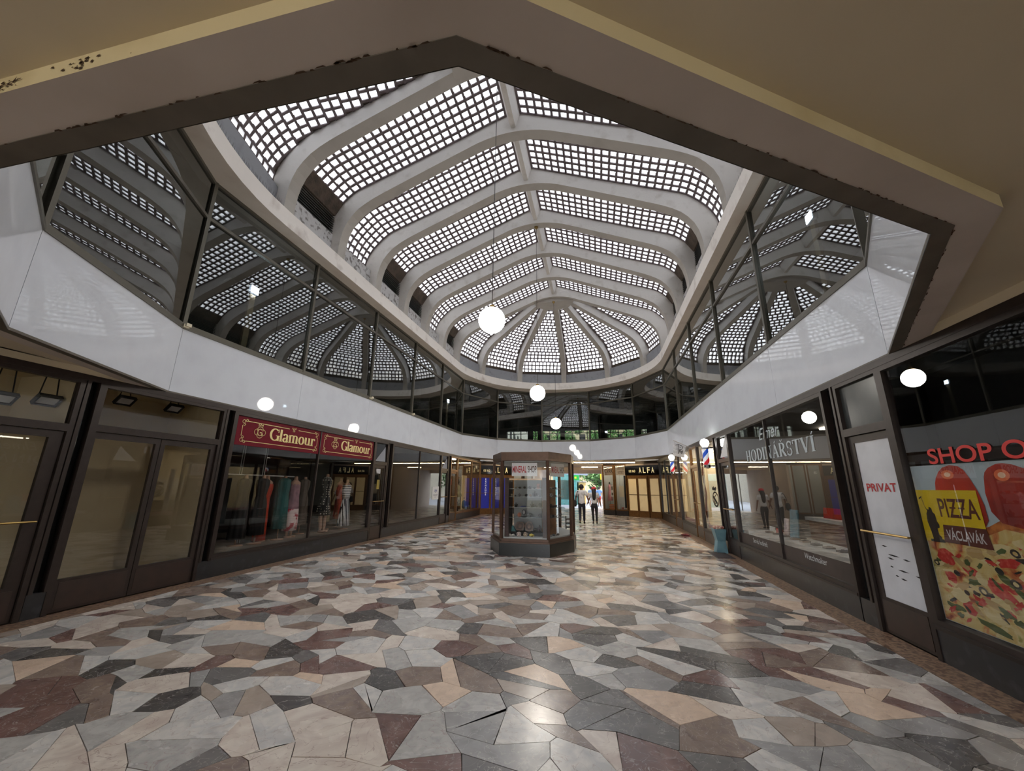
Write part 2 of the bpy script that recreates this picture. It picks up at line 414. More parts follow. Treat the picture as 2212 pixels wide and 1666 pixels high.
for k in range(6):
    y0, y1 = RIBY[k] + RW, RIBY[k + 1] - RW
    b = MB(); b.hexa([(CX - .065, y0, 11.08), (CX + .065, y0, 11.08), (CX + .065, y1, 11.08), (CX - .065, y1, 11.08),
                      (CX - .2, y0, 11.56), (CX + .2, y0, 11.56), (CX + .2, y1, 11.56), (CX - .2, y1, 11.56)])
    O('ridge_beam', b, M['plaster'], roof)

BP, BS = .226, .166                                  # block pitch, block size
M['block'] = bpy.data.materials.new('glass_block'); _m = M['block']; _m.use_nodes = True; _n = _m.node_tree; _n.nodes.clear()
_o = _n.nodes.new('ShaderNodeOutputMaterial'); _x = _n.nodes.new('ShaderNodeMixShader'); _x.inputs[0].default_value = .8
_t = _n.nodes.new('ShaderNodeBsdfTransparent'); _t.inputs[0].default_value = (.86, .88, .9, 1)
_l = _n.nodes.new('ShaderNodeBsdfTranslucent'); _l.inputs[0].default_value = (.88, .88, .9, 1)
_n.links.new(_t.outputs[0], _x.inputs[1]); _n.links.new(_l.outputs[0], _x.inputs[2]); _n.links.new(_x.outputs[0], _o.inputs[0])
M['blockclear'] = bpy.data.materials.new('glass_block_body'); _m = M['blockclear']; _m.use_nodes = True; _n = _m.node_tree; _n.nodes.clear()
_o = _n.nodes.new('ShaderNodeOutputMaterial'); _t = _n.nodes.new('ShaderNodeBsdfTransparent'); _t.inputs[0].default_value = (.95, .96, .97, 1); _n.links.new(_t.outputs[0], _o.inputs[0])
def prof_frame(s, S, P):
    x = np.interp(s, S, P[:, 0]); z = np.interp(s, S, P[:, 1])
    a = np.array([np.interp(s + .02, S, P[:, 0]) - np.interp(s - .02, S, P[:, 0]), np.interp(s + .02, S, P[:, 1]) - np.interp(s - .02, S, P[:, 1])])
    return x, z, a / (np.linalg.norm(a) + 1e-9)
PF = resample(OUT, 120); SF = np.r_[0, np.cumsum(np.linalg.norm(np.diff(PF, axis=0), axis=1))]   # from the ledge up to the ridge
STOT = SF[-1]
def block_mesh(w, h):
    b = MB(); b.box(-w / 2, w / 2, -h / 2, h / 2, 0, .07, 1); b.m[0] = 0; return b.mesh('glass_block', [M['block'], M['blockclear']])
BLK = block_mesh(BS, BS)
def z_to_s(z): return float(np.interp(z, PF[:, 1], SF))
def place_block(parent, p, ax, ay, me=BLK):
    """ax, ay: unit vectors of the block's face"""
    az = np.cross(ax, ay)
    o = bpy.data.objects.new('glass_block', me); COL.objects.link(o); o.parent = parent
    o.matrix_parent_inverse = Matrix.Translation(-Vector(parent['_o'][:]))
    o.matrix_basis = Matrix(((ax[0], ay[0], az[0], p[0]), (ax[1], ay[1], az[1], p[1]), (ax[2], ay[2], az[2], p[2]), (0, 0, 0, 1)))
def block_into(b, p, ax, ay, w=BS, h=BS, t=.07, mi=0):
    az = np.cross(ax, ay); p = np.array(p); c = []
    for dz in (0, t):
        for sx, sy in ((-1, -1), (1, -1), (1, 1), (-1, 1)): c.append(tuple(p + ax * sx * w / 2 + ay * sy * h / 2 + az * dz))
    b.hexa(c, mi)
    if mi == 1: b.m[-6] = 0
nth = ['first', 'second', 'third', 'fourth', 'fifth', 'sixth']
LOUV = {-1: [1, 0, 1, 1, 0, 1], 1: [0, 0, 1, 1, 1, 0]}
for k in range(6):
    ya, yb = RIBY[k] + RW, RIBY[k + 1] - RW
    for sg, sn in ((-1, 'left'), (1, 'right')):
        nwin += 1; louv = LOUV[sg][k]
        wn = root('window_%d' % nwin, (CX + sg * 2.5, (ya + yb) / 2, 10.6), 'bay of glass blocks in the vault, %s from the near end, %s of the ridge' % (nth[k], sn), 'glass block bay', kind='structure')
        s_lo = z_to_s(9.40) if louv else z_to_s(8.60 if sg < 0 else 8.1)
        s_hi = STOT - .21; nr = int((s_hi - s_lo) / BP); ny = 7; py = (yb - ya) / ny
        s0 = s_hi - nr * BP
        gb = MB(); sb = MB()
        tan = [prof_frame(s0 + BP * (i + .5), SF, PF) for i in range(nr)]
        for i in range(nr):
            x, z, a = tan[i]; P = np.array([CX + sg * x, 0, z]); ax = np.array([sg * a[0], 0, a[1]]); ay = np.array([0, 1., 0]) * (1 if np.cross(ax, [0, 1., 0])[2] > 0 else -1)
            for j in range(ny):
                p = P + np.array([0, ya + py * (j + .5), 0])
                if k < 3: place_block(wn, p, ax, ay)
                else: block_into(sb, p, ax, ay, BS, py * .77, mi=1)
            # grid: bar across at the foot of this row, ribs between columns
            for j in range(ny + 1):
                block_into(gb, P + np.array([0, ya + py * j, -.03]), ax, ay, BP, py - BS if 0 < j < ny else .1, .11)
        for i in range(nr + 1):
            x, z, a = prof_frame(s0 + BP * i, SF, PF); ax = np.array([sg * a[0], 0, a[1]]); ay = np.array([0, 1., 0]) * (1 if np.cross(ax, [0, 1., 0])[2] > 0 else -1)
            block_into(gb, (CX + sg * x, (ya + yb) / 2, z - .03), ax, ay, BP - BS, yb - ya, .11)
        O('glazing_grid', gb, M['grid'], wn)
        if k >= 3: O('glass_blocks', sb, [M['block'], M['blockclear']], wn, kind='stuff')
        # below the blocks: concrete strip, louvre, peeling apron
        xo = CX + sg * 5.37
        def strip(name, z0, z1, m, dx=0):
            b = MB(); S_ = np.linspace(z_to_s(z0), z_to_s(z1), 5)
            for i in range(4):
                xa, za, _ = prof_frame(S_[i], SF, PF); xb, zb, _ = prof_frame(S_[i + 1], SF, PF)
                b.hexa([(CX + sg * (xa - dx), ya, za), (CX + sg * (xa + .08), ya, za), (CX + sg * (xa + .08), yb, za), (CX + sg * (xa - dx), yb, za),
                        (CX + sg * (xb - dx), ya, zb), (CX + sg * (xb + .08), ya, zb), (CX + sg * (xb + .08), yb, zb), (CX + sg * (xb - dx), yb, zb)])
            O(name, b, m, wn)
        zl = prof_frame(s0, SF, PF)[1]; xi = CX + sg * 5.17; xr = CX + sg * 5.34
        strip('concrete_strip', RT, zl, M['conc'])
        if louv:
            b = MB(); b.box(xi, xr, ya, yb, RT, 8.50); O('apron_panel', b, M['peel'], wn)
            xt, zt_, _ = prof_frame(s0, SF, PF); b = MB()
            q = [(xi, 9.10), (CX + sg * (xt - .02), zt_), (CX + sg * (xt + .06), zt_), (xr, 9.10)]
            b.add([(x, ya, z) for x, z in q] + [(x, yb, z) for x, z in q], [(0, 1, 2, 3), (7, 6, 5, 4), (0, 4, 5, 1), (1, 5, 6, 2), (2, 6, 7, 3), (3, 7, 4, 0)]); O('concrete_lintel', b, M['conc'], wn)
            b = MB(); b.box(xr - sg * .02, xr + sg * .02, ya, yb, 8.50, 9.10); lv = O('louvre', b, M['dark'], wn)
            for q in range(8):
                z = 8.52 + q * .072; xa_, xb_ = xi + sg * .01, xi + sg * .10; b = MB()
                b.hexa([(xa_, ya, z), (xb_, ya, z + .05), (xb_, yb, z + .05), (xa_, yb, z), (xa_, ya, z + .014), (xb_, ya, z + .064), (xb_, yb, z + .064), (xa_, yb, z + .014)])
                O('louvre_slat', b, M['louvre'], lv)
        elif sg < 0:
            b = MB(); b.box(xi, xr, ya, yb, RT, 8.48); O('apron_panel', b, M['peel'], wn)

# apses: radial ribs, hub, six sectors of glass block each
def apse(yc, sg, nm):
    """sg +1: far end, -1: near end"""
    global nwin
    def sc(a): return 1 / math.sqrt(math.cos(a) ** 2 + (math.sin(a) * RX / RYB) ** 2)      # radial stretch of the oval
    for q in range(1, 6):
        a = PI * q / 6; d = np.array([math.cos(a), sg * math.sin(a)]); t = np.array([-d[1], d[0]]); k = sc(a); b = MB()
        hw = .14
        for i in range(NI - 1):
            for mi, idx in ((1, 0), (0, 1), (0, 2)):
                pass
            A0, A1, B0, B1 = PIN[i], PIN[i + 1], POUT[i], POUT[i + 1]
            if A1[0] < .35: break
            def P(r, z, s): return (CX + d[0] * r * k + t[0] * hw * s, yc + d[1] * r * k + t[1] * hw * s, z)
            b.add([P(*A0, -1), P(*A0, 1), P(*A1, 1), P(*A1, -1)], [(0, 1, 2, 3)], 1)
            b.add([P(*A0, -1), P(*A1, -1), P(*B1, -1), P(*B0, -1)], [(0, 1, 2, 3)], 0)
            b.add([P(*A0, 1), P(*B0, 1), P(*B1, 1), P(*A1, 1)], [(0, 1, 2, 3)], 0)
            b.add([P(*B0, -1), P(*B1, -1), P(*B1, 1), P(*B0, 1)], [(0, 1, 2, 3)], 0)
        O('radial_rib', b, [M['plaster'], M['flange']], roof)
    b = MB(); n = 20; hub = [(CX + 1.0 * math.cos(PI * i / n), yc + sg * 1.0 * math.sin(PI * i / n)) for i in range(n + 1)]
    if sg < 0: hub = hub[::-1]
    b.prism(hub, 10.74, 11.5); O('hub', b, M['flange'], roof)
    for q in range(6):
        a0, a1 = PI * q / 6, PI * (q + 1) / 6; am = (a0 + a1) / 2
        d = np.array([math.cos(am), sg * math.sin(am)]); t = np.array([-d[1], d[0]]); k = (sc(a0) + sc(a1)) / 2 * math.cos(PI / 12)
        nwin += 1
        wn = root('window_%d' % nwin, (CX + d[0] * 3 * k, yc + d[1] * 3 * k, 10.2), 'fan-shaped sector of glass blocks at the %s end, %s from the right' % (nm, nth[q]), 'glass block sector', kind='structure')
        s0 = z_to_s(8.62); nr = int((STOT - .6 - s0) / BP); gb = MB(); sb = MB(); mb_ = MB()
        indiv = sg < 0 and q in (3, 4, 5)
        for i in range(nr):
            x, z, a = prof_frame(s0 + BP * (i + .5), SF, PF); r = x * k
            half = r * math.tan(PI / 12) - .13 / math.cos(PI / 12)
            ax3 = np.array([d[0] * a[0], d[1] * a[0], a[1]]); ax3 /= np.linalg.norm(ax3); ay3 = np.array([t[0], t[1], 0])
            if np.cross(ax3, ay3)[2] < 0: ay3 = -ay3
            C = np.array([CX + d[0] * r, yc + d[1] * r, z])
            m = int(2 * (half - .02) / BP); m = max(m, 0)
            hf = r * math.tan(PI / 12)
            for j in range(m):
                p = C + ay3 * (j - (m - 1) / 2) * BP
                if indiv: place_block(wn, p, ax3, ay3)
                else: block_into(sb, p, ax3, ay3, mi=1)
            for j in range(m + 1):
                block_into(gb, C + ay3 * (j - m / 2) * BP + np.array([0, 0, -.03]), ax3, ay3, BP, BP - BS, .11)
            e = hf - m * BP / 2                       # solid margin beside the run of blocks
            if e > .02:
                for s_ in (-1, 1): block_into(mb_, C + ay3 * s_ * (m * BP / 2 + e / 2) + np.array([0, 0, .0]), ax3, ay3, BP * 1.02, e, .09)
            x, z, a = prof_frame(s0 + BP * i, SF, PF); C = np.array([CX + d[0] * x * k, yc + d[1] * x * k, z - .03])
            block_into(gb, C, ax3, ay3, BP - BS, 2 * hf, .11)
        # crown above the last row and upstand below the first
        for sa, sb_ in ((s0 + nr * BP, STOT - .02),):
            xa, za, _ = prof_frame(sa, SF, PF); xb, zb, _ = prof_frame(sb_, SF, PF); ta = math.tan(PI / 12)
            f = lambda x, s: (CX + d[0] * x * k + t[0] * x * k * ta * s, yc + d[1] * x * k + t[1] * x * k * ta * s)
            mb_.quad((*f(xa, -1), za), (*f(xa, 1), za), (*f(xb, 1), zb), (*f(xb, -1), zb))
        O('glazing_grid', gb, M['grid'], wn); O('concrete_margin', mb_, M['conc'], wn)
        if not indiv: O('glass_blocks', sb, [M['block'], M['blockclear']], wn, kind='stuff')
        b = MB(); ta = math.tan(PI / 12); xa = 5.30
        f = lambda x, s: (CX + d[0] * x * k + t[0] * x * k * ta * s, yc + d[1] * x * k + t[1] * x * k * ta * s)
        b.quad((*f(5.2, -1), RT), (*f(5.2, 1), RT), (*f(5.2, 1), 8.42), (*f(5.2, -1), 8.42))
        b.quad((*f(5.2, -1), 8.42), (*f(5.2, 1), 8.42), (*f(5.42, 1), 8.42), (*f(5.42, -1), 8.42))
        O('upstand', b, M['grey'], wn)
        b = MB(); b.quad((*f(5.38, -1), 8.40), (*f(5.38, 1), 8.40), (*f(5.36, 1), 8.64), (*f(5.36, -1), 8.64)); O('concrete_strip', b, M['conc'], wn)
apse(YF, 1, 'far'); apse(YN, -1, 'near')
# roof slab outside the ring and unseen walls added to block the low sky
b = MB()
ring(b, oval(.55), RT + .02, ovo, RT + .02)
def rect_of(p): return (max(-14, min(10.5, CX + (p[0] - CX) * 3)), max(-7, min(34, 12.4 + (p[1] - 12.4) * 1.7)))
big = [(-14, -7), (-14, 34), (10.5, 34), (10.5, -7)]
b.quad((-14, -7, RT + .05), (XL - .2, -7, RT + .05), (XL - .2, 34, RT + .05), (-14, 34, RT + .05))
b.quad((XR + .2, -7, RT + .05), (10.5, -7, RT + .05), (10.5, 34, RT + .05), (XR + .2, 34, RT + .05))
b.quad((XL - .2, -7, RT + .05), (XR + .2, -7, RT + .05), (XR + .2, 1.2, RT + .05), (XL - .2, 1.2, RT + .05))
b.quad((XL - .2, 24.1, RT + .05), (XR + .2, 24.1, RT + .05), (XR + .2, 34, RT + .05), (XL - .2, 34, RT + .05))
O('roof_slab', b, M['grey'], roof)
b = MB(); LW = [(-13, -6.5), (10, -6.5), (10, 33), (-13, 33)]
for i in range(4):
    (x0, y0), (x1, y1) = LW[i], LW[(i + 1) % 4]
    b.quad((x0, y0, 8), (x1, y1, 8), (x1, y1, 11.2), (x0, y0, 11.2))
O('wall_sky_block', b, mat('sky_block_render', (206, 196, 178), .9, noise=(.4, (186, 174, 154), .4, .7)), kind='structure', label='unseen pale walls added around the vault to block the low sky', cat='sky-blocking wall')
# ------------------------------------------------------------------ floor: irregular marble slabs
fl = root('floor', (CX, 10, 0), 'polished crazy paving of cream, grey and brown marble slabs', 'floor', kind='structure')
b = MB(); b.box(-12, 8, -7, 33, -.06, -.012); O('mortar_bed', b, mat('mortar', (70, 64, 60), .8), fl)
STONES = [((228, 216, 202), (198, 180, 168)), ((222, 216, 208), (188, 186, 184)), ((196, 192, 186), (164, 160, 156)), ((164, 160, 157), (138, 135, 134)), ((118, 113, 110), (98, 95, 94)),
          ((86, 81, 78), (70, 67, 66)), ((128, 98, 90), (94, 70, 66)), ((146, 126, 112), (116, 98, 90)), ((226, 200, 176), (206, 180, 158)), ((182, 166, 152), (154, 140, 128))]
STW = [17, 13, 12, 10, 10, 9, 10, 10, 6, 9]
def stone_mat(i, c, c2):
    m = bpy.data.materials.new('marble_%s' % ['cream', 'pale_grey', 'warm_grey', 'mid_grey', 'slate', 'charcoal', 'red_brown', 'brown', 'peach', 'taupe'][i]); m.use_nodes = True; nt = m.node_tree; L = nt.links.new
    p = nt.nodes['Principled BSDF']; tc = nt.nodes.new('ShaderNodeTexCoord')
    n = nt.nodes.new('ShaderNodeTexNoise'); n.inputs['Scale'].default_value = 5 + i % 3 * 2; n.inputs['Detail'].default_value = 9; n.inputs['Distortion'].default_value = 1.1
    r = nt.nodes.new('ShaderNodeValToRGB'); r.color_ramp.elements[0].position = .35; r.color_ramp.elements[1].position = .72
    r.color_ramp.elements[0].color = (*lin(c), 1); r.color_ramp.elements[1].color = (*lin(c2), 1)
    L(tc.outputs['Object'], n.inputs['Vector']); L(n.outputs['Fac'], r.inputs[0])
    v = nt.nodes.new('ShaderNodeTexNoise'); v.inputs['Scale'].default_value = 2.3 + .5 * i; v.inputs['Detail'].default_value = 4; v.inputs['Distortion'].default_value = 2.5
    a = nt.nodes.new('ShaderNodeMath'); a.operation = 'SUBTRACT'; a.inputs[1].default_value = .5
    ab = nt.nodes.new('ShaderNodeMath'); ab.operation = 'ABSOLUTE'
    vr = nt.nodes.new('ShaderNodeMapRange'); vr.inputs[1].default_value = 0; vr.inputs[2].default_value = .010; vr.inputs[3].default_value = .55; vr.inputs[4].default_value = 0
    L(tc.outputs['Object'], v.inputs['Vector']); L(v.outputs['Fac'], a.inputs[0]); L(a.outputs[0], ab.inputs[0]); L(ab.outputs[0], vr.inputs[0])
    mx = nt.nodes.new('ShaderNodeMix'); mx.data_type = 'RGBA'; vein = (214, 206, 198) if i in (3, 4, 5, 6, 7) else (150, 120, 110)
    mx.inputs[7].default_value = (*lin(vein), 1); L(vr.outputs[0], mx.inputs[0]); L(r.outputs[0], mx.inputs[6]); L(mx.outputs[2], p.inputs['Base Color'])
    rn = nt.nodes.new('ShaderNodeTexNoise'); rn.inputs['Scale'].default_value = 1.7; rn.inputs['Detail'].default_value = 5
    rm = nt.nodes.new('ShaderNodeMapRange'); rm.inputs[1].default_value = .35; rm.inputs[2].default_value = .7; rm.inputs[3].default_value = .16 + .02 * (i % 3); rm.inputs[4].default_value = .36
    L(tc.outputs['Object'], rn.inputs['Vector']); L(rn.outputs['Fac'], rm.inputs[0]); L(rm.outputs[0], p.inputs['Roughness'])
    p.inputs['Specular IOR Level'].default_value = .5
    return m
SM = [stone_mat(i, *c) for i, c in enumerate(STONES)]
def clip_half(poly, px, py, nx, ny):
    out = []
    for i in range(len(poly)):
        a, c = poly[i], poly[(i + 1) % len(poly)]
        da = (a[0] - px) * nx + (a[1] - py) * ny; dc = (c[0] - px) * nx + (c[1] - py) * ny
        if da <= 0: out.append(a)
        if da * dc < 0: t = da / (da - dc); out.append((a[0] + (c[0] - a[0]) * t, a[1] + (c[1] - a[1]) * t))
    return out
SX0, SX1 = XL + .34, XR - .34
pts = []; grid_ = {}
def near_ok(x, y, dmin):
    gx, gy = int(x / .5), int(y / .5)
    for i in (-1, 0, 1):
        for j in (-1, 0, 1):
            for q in grid_.get((gx + i, gy + j), ()):
                if (q[0] - x) ** 2 + (q[1] - y) ** 2 < dmin * dmin: return False
    return True
for _ in range(32000):
    x, y = R.uniform(SX0 - .2, SX1 + .2), R.uniform(-7, 33)
    if y > 24.3 and not (-4.3 < x < .5) and y > 24.3 + .75 * min(x - XL, XR - x): continue
    if near_ok(x, y, (.19, .28, .38, .50)[int(((x * 12.9898 + y * 78.233) % 1) * 4)]):
        pts.append((x, y)); grid_.setdefault((int(x / .5), int(y / .5)), []).append((x, y))
def project(P):
    c = CM.T @ np.array([P[0], P[1], P[2] - CAMH])
    return (1106 + 848.5 * c[0] / c[2], 833 + 848.5 * c[1] / c[2]) if c[2] > .05 else None
cells = []; AN = .28
def warp(x, y):                                      # one smooth field for all corners: sharper, less even slabs
    return (x + .10 * math.sin(7.1 * y + 1.3 * math.sin(4.3 * x)) + .05 * math.sin(11 * x + 5 * y), y + .075 * math.sin(8.3 * x + 1.7 * math.sin(3.7 * y)) + .04 * math.sin(12 * y - 6 * x))
for (x, y) in pts:
    poly = [(x - .9, y - .9), (x + .9, y - .9), (x + .9, y + .9), (x - .9, y + .9)]
    gx, gy = int(x / .5), int(y / .5); nb = []
    for i in range(-3, 4):
        for j in range(-3, 4): nb += grid_.get((gx + i, gy + j), [])
    nb = sorted(((q[0] - x) ** 2 + (q[1] - y) ** 2, q) for q in nb if q != (x, y))[:26]
    for d2, q in nb:
        gx_, gy_ = (q[0] - x) + AN * (q[1] - y), AN * (q[0] - x) + 1.35 * (q[1] - y)     # anisotropic metric: longer, sharper slabs
        g = math.hypot(gx_, gy_); mxp, myp = (q[0] + x) / 2, (q[1] + y) / 2; nx, ny = gx_ / g, gy_ / g
        poly = clip_half(poly, mxp - nx * .0022, myp - ny * .0022, nx, ny)
    poly = [warp(*p) for p in poly]
    poly = clip_half(poly, SX0, y, -1, 0); poly = clip_half(poly, SX1, y, 1, 0)
    cl = []
    for p in poly:
        if not cl or (p[0] - cl[-1][0]) ** 2 + (p[1] - cl[-1][1]) ** 2 > 4e-5: cl.append(p)
    if len(cl) > 3 and (cl[0][0] - cl[-1][0]) ** 2 + (cl[0][1] - cl[-1][1]) ** 2 < 4e-5: cl.pop()
    if len(cl) < 3: continue
    pr = [project((px, py, 0)) for px, py in cl]; ar = 0
    if all(pr):
        cxp = sum(p[0] for p in pr) / len(pr); cyp = sum(p[1] for p in pr) / len(pr)
        if -60 < cxp < 2272 and cyp < 1740:
            ar = abs(sum(pr[i][0] * pr[(i + 1) % len(pr)][1] - pr[(i + 1) % len(pr)][0] * pr[i][1] for i in range(len(pr)))) / 2
    cells.append((ar, cl, R.choices(range(10), STW)[0]))
cells.sort(key=lambda c: -c[0])
fb = MB()
for i, (ar, cl, mi) in enumerate(cells):
    if i < 300:
        cx_ = sum(p[0] for p in cl) / len(cl); cy_ = sum(p[1] for p in cl) / len(cl)
        b = MB(); zt = R.uniform(-.0012, 0)
        b.prism(cl, -.012, zt - .0012); n = len(cl); top = [(p[0] + (cx_ - p[0]) * .006, p[1] + (cy_ - p[1]) * .006) for p in cl]
        b.f.pop(1); b.m.pop(1)
        b.add([(x, y, zt - .0012) for x, y in cl] + [(x, y, zt) for x, y in top], [tuple(range(n, 2 * n))] + [(q, (q + 1) % n, n + (q + 1) % n, n + q) for q in range(n)])
        O('paving_slab', b, SM[mi], fl)
    else: fb.prism(cl, -.012, R.uniform(-.001, 0), mi)
O('paving_slabs', fb, SM, fl, kind='stuff')
M['border'] = mat('mosaic_border', (150, 122, 98), .35, noise=(22, (92, 68, 56), .42, .58, 8))
M['border'].node_tree.nodes['Noise Texture'].inputs['Distortion'].default_value = .6
b = MB(); b.box(XL, SX0 - .004, -7, 24.4, -.012, 0); b.box(SX1 + .004, XR, -7, 24.4, -.012, 0); O('border_strip', b, M['border'], fl)

# ------------------------------------------------------------------ shopfront kit
SIDE = {}
def bars(T, rects, d0=-.03, d1=.06):
    b = MB(T)
    for r in rects: b.box(r[0], r[1], d0, d1, r[2], r[3])
    return b
nw = [100]; ndr = [0]
def window_unit(T, u0, u1, mull, label, z0=.40, z1=3.04, fm='frame', plinth='granite', pane='glass', sill=True, pd=.02):
    nw[0] += 1
    wn = root('window_%d' % nw[0], T((u0 + u1) / 2, 0, 0), label, 'shop window', kind='structure')
    O('frame', bars(T, [(u0 - .06, u0, .34, 3.10), (u1, u1 + .06, .34, 3.10), (u0, u1, z1, 3.10), (u0, u1, .34, z0)]), M[fm], wn)
    if sill: O('sill', bars(T, [(u0 - .06, u1 + .06, .31, .345)], -.05, .02), M[fm], wn)
    O('plinth', bars(T, [(u0 - .06, u1 + .06, 0, .31)], -.02, .3), M[plinth], wn)
    for m in mull: O('mullion', bars(T, [(m - .018, m + .018, z0, z1)], -.015, .045), M[fm], wn)
    e = [u0] + list(mull) + [u1]
    for a, c in zip(e[:-1], e[1:]): O('pane', bars(T, [(a + (.018 if a != u0 else 0), c - (.018 if c != u1 else 0), z0, z1)], pd, pd + .01), M[pane], wn)
    return wn
def door_unit(T, u0, u1, leaves, label, fm='frame', ztr=2.46, ztop=3.05, handle='brass', hz=1.17, pane='glass', panel=None, trp='glass', hu=None):
    """leaves: list of (pane u0, pane u1); panel: material of an opaque panel instead of glass"""
    ndr[0] += 1
    dn = root('door_%d' % ndr[0], T((u0 + u1) / 2, 0, 0), label, 'door', kind='structure')
    O('frame', bars(T, [(u0, u0 + .06, 0, 3.10), (u1 - .06, u1, 0, 3.10), (u0 + .06, u1 - .06, ztop, 3.10), (u0 + .06, u1 - .06, ztr - .1, ztr)], -.03, .07), M[fm], dn)
    O('transom_pane', bars(T, [(u0 + .06, u1 - .06, ztr, ztop)], .02, .03), M[trp], dn)
    ed = [u0 + .065] + [(leaves[i][1] + leaves[i + 1][0]) / 2 for i in range(len(leaves) - 1)] + [u1 - .065]
    for i, (a, c) in enumerate(leaves):
        l0, l1 = ed[i] + .005, ed[i + 1] - .005; zt = ztr - .105; zp = zt - .09
        lf = O('door_leaf', bars(T, [(l0, a, .015, zt), (c, l1, .015, zt), (a, c, zp, zt), (a, c, .015, .42)], .0, .05), M[fm], dn)
        O('kick_plate', bars(T, [(l0 + .05, l1 - .05, .05, .38)], -.004, .0), M['kick'], lf)
        if panel: O('door_panel', bars(T, [(a, c, .42, zp)], .01, .03), M[panel], lf)
        else: O('pane', bars(T, [(a, c, .42, zp)], .02, .03), M[pane], lf)
        if handle:
            h0, h1 = hu if hu else (l0 + .02, l1 - .02)
            b = MB(T); b.tube([(h0, -.06, hz), (h1, -.06, hz)], .014, 8); b.tube([(h0 + .03, -.06, hz), (h0 + .03, .0, hz)], .01, 6); b.tube([(h1 - .03, -.06, hz), (h1 - .03, .0, hz)], .01, 6)
            O('handle', b, M[handle], lf)
    return dn
npier = [0]
def pier(T, u0, u1, label, fm='frame'):
    npier[0] += 1
    p = root('trim_%d' % (40 + npier[0]), T((u0 + u1) / 2, 0, 0), label, 'pier', kind='structure')
    O('black_panel', bars(T, [(u0, u1, 0.3, 3.10)], .05, .09), M['black'], p)
    O('post', bars(T, [(u0 - .03, u0 + .015, .3, 3.10), (u1 - .015, u1 + .03, .3, 3.10)], -.04, .09), M[fm], p)
    O('plinth', bars(T, [(u0 - .03, u1 + .03, 0, .3)], -.02, .1), M['granite'], p)
# header strips along both sides
for T, s, i, u0, u1 in ((TL, 'left', 32, -3, 24.2), (TR, 'right', 33, -3, 24.2)):
    b = MB(T); b.box(u0, u1, -.035, .1, 3.10, FB - .006)
    hb = MB(T); hb.box(-7, Y0 - .35, -.03, .12, FB - .006, CZ + .02)
    ht = O('trim_%d' % i, b, M['frame'], kind='structure', label='dark brown header strip over the shopfronts, %s side' % s, cat='header strip')
    O('ceiling_fillet', hb, M['ceil'], ht)

# left side
door_unit(TL, 1.9, 4.02, [(2.0, 2.78), (3.0, 3.81)], 'glazed door at the left edge, nearest on the left side', hz=1.19, hu=(3.02, 3.9))
pier(TL, 4.06, 4.20, 'narrow black glass pier between the two nearest left doors')
door_unit(TL, 4.22, 6.26, [(4.31, 5.13), (5.28, 6.10)], 'double glazed door of the empty beige shop, left side', ztr=2.50, handle=None)
pier(TL, 6.29, 6.45, 'narrow black glass pier left of the maroon sign')
wg = window_unit(TL, 6.53, 11.66, [9.07], 'wide dress shop window with two maroon sign boards')
door_unit(TL, 11.72, 12.54, [(11.86, 12.40)], 'dark glazed door right of the maroon signs', ztr=2.43, hz=1.17)
pier(TL, 12.58, 12.84, 'black glass pier right of the dress shop door')
wd = window_unit(TL, 12.92, 17.38, [15.15], 'empty grey shop window with a white notice')
door_unit(TL, 17.44, 18.30, [(17.58, 18.16)], 'glazed door right of the white notice', hz=1.17)
pier(TL, 18.34, 18.62, 'black glass pier before the bronze door on the left')
door_unit(TL, 18.68, 19.62, [(18.82, 19.48)], 'bronze framed door of the clothes shop, far left', fm='framew')
ww = window_unit(TL, 19.72, 23.75, [22.1], 'bronze framed clothes shop window, far left', fm='framew')
# right side
wp = window_unit(TR, 1.0, 5.28, [], 'big shop window covered by the pizza poster', pd=.005)
door_unit(TR, 5.34, 6.28, [(5.43, 6.10)], 'brown door with a white panel lettered in red', hz=1.17, panel='white', ztr=2.47, trp='frost', hu=(5.38, 6.2))
pier(TR, 6.33, 6.58, 'black glass pier beside the door with the white panel')
wh = window_unit(TR, 6.65, 11.22, [8.88], 'watchmaker window with grey lettering')
door_unit(TR, 11.28, 12.24, [(11.44, 12.06)], 'dark glazed door left of the watchmaker window', hz=1.14)
pier(TR, 12.28, 12.52, 'dark pier right of the nearer barber pole', )
wb3 = window_unit(TR, 12.6, 14.68, [], 'barber window nearest the watchmaker door', fm='frame')
door_unit(TR, 14.76, 15.82, [(14.98, 15.6)], 'bronze framed barber door between the two barber windows', fm='framew')
wb2 = window_unit(TR, 15.9, 18.28, [], 'barber window behind the farther barber pole', fm='frame')
door_unit(TR, 18.36, 19.78, [(18.6, 19.55)], 'bronze framed door beyond the barber windows', fm='framew')
wr = window_unit(TR, 19.88, 23.75, [21.9], 'farthest window on the right side, reflecting the cinema doors', fm='frame')
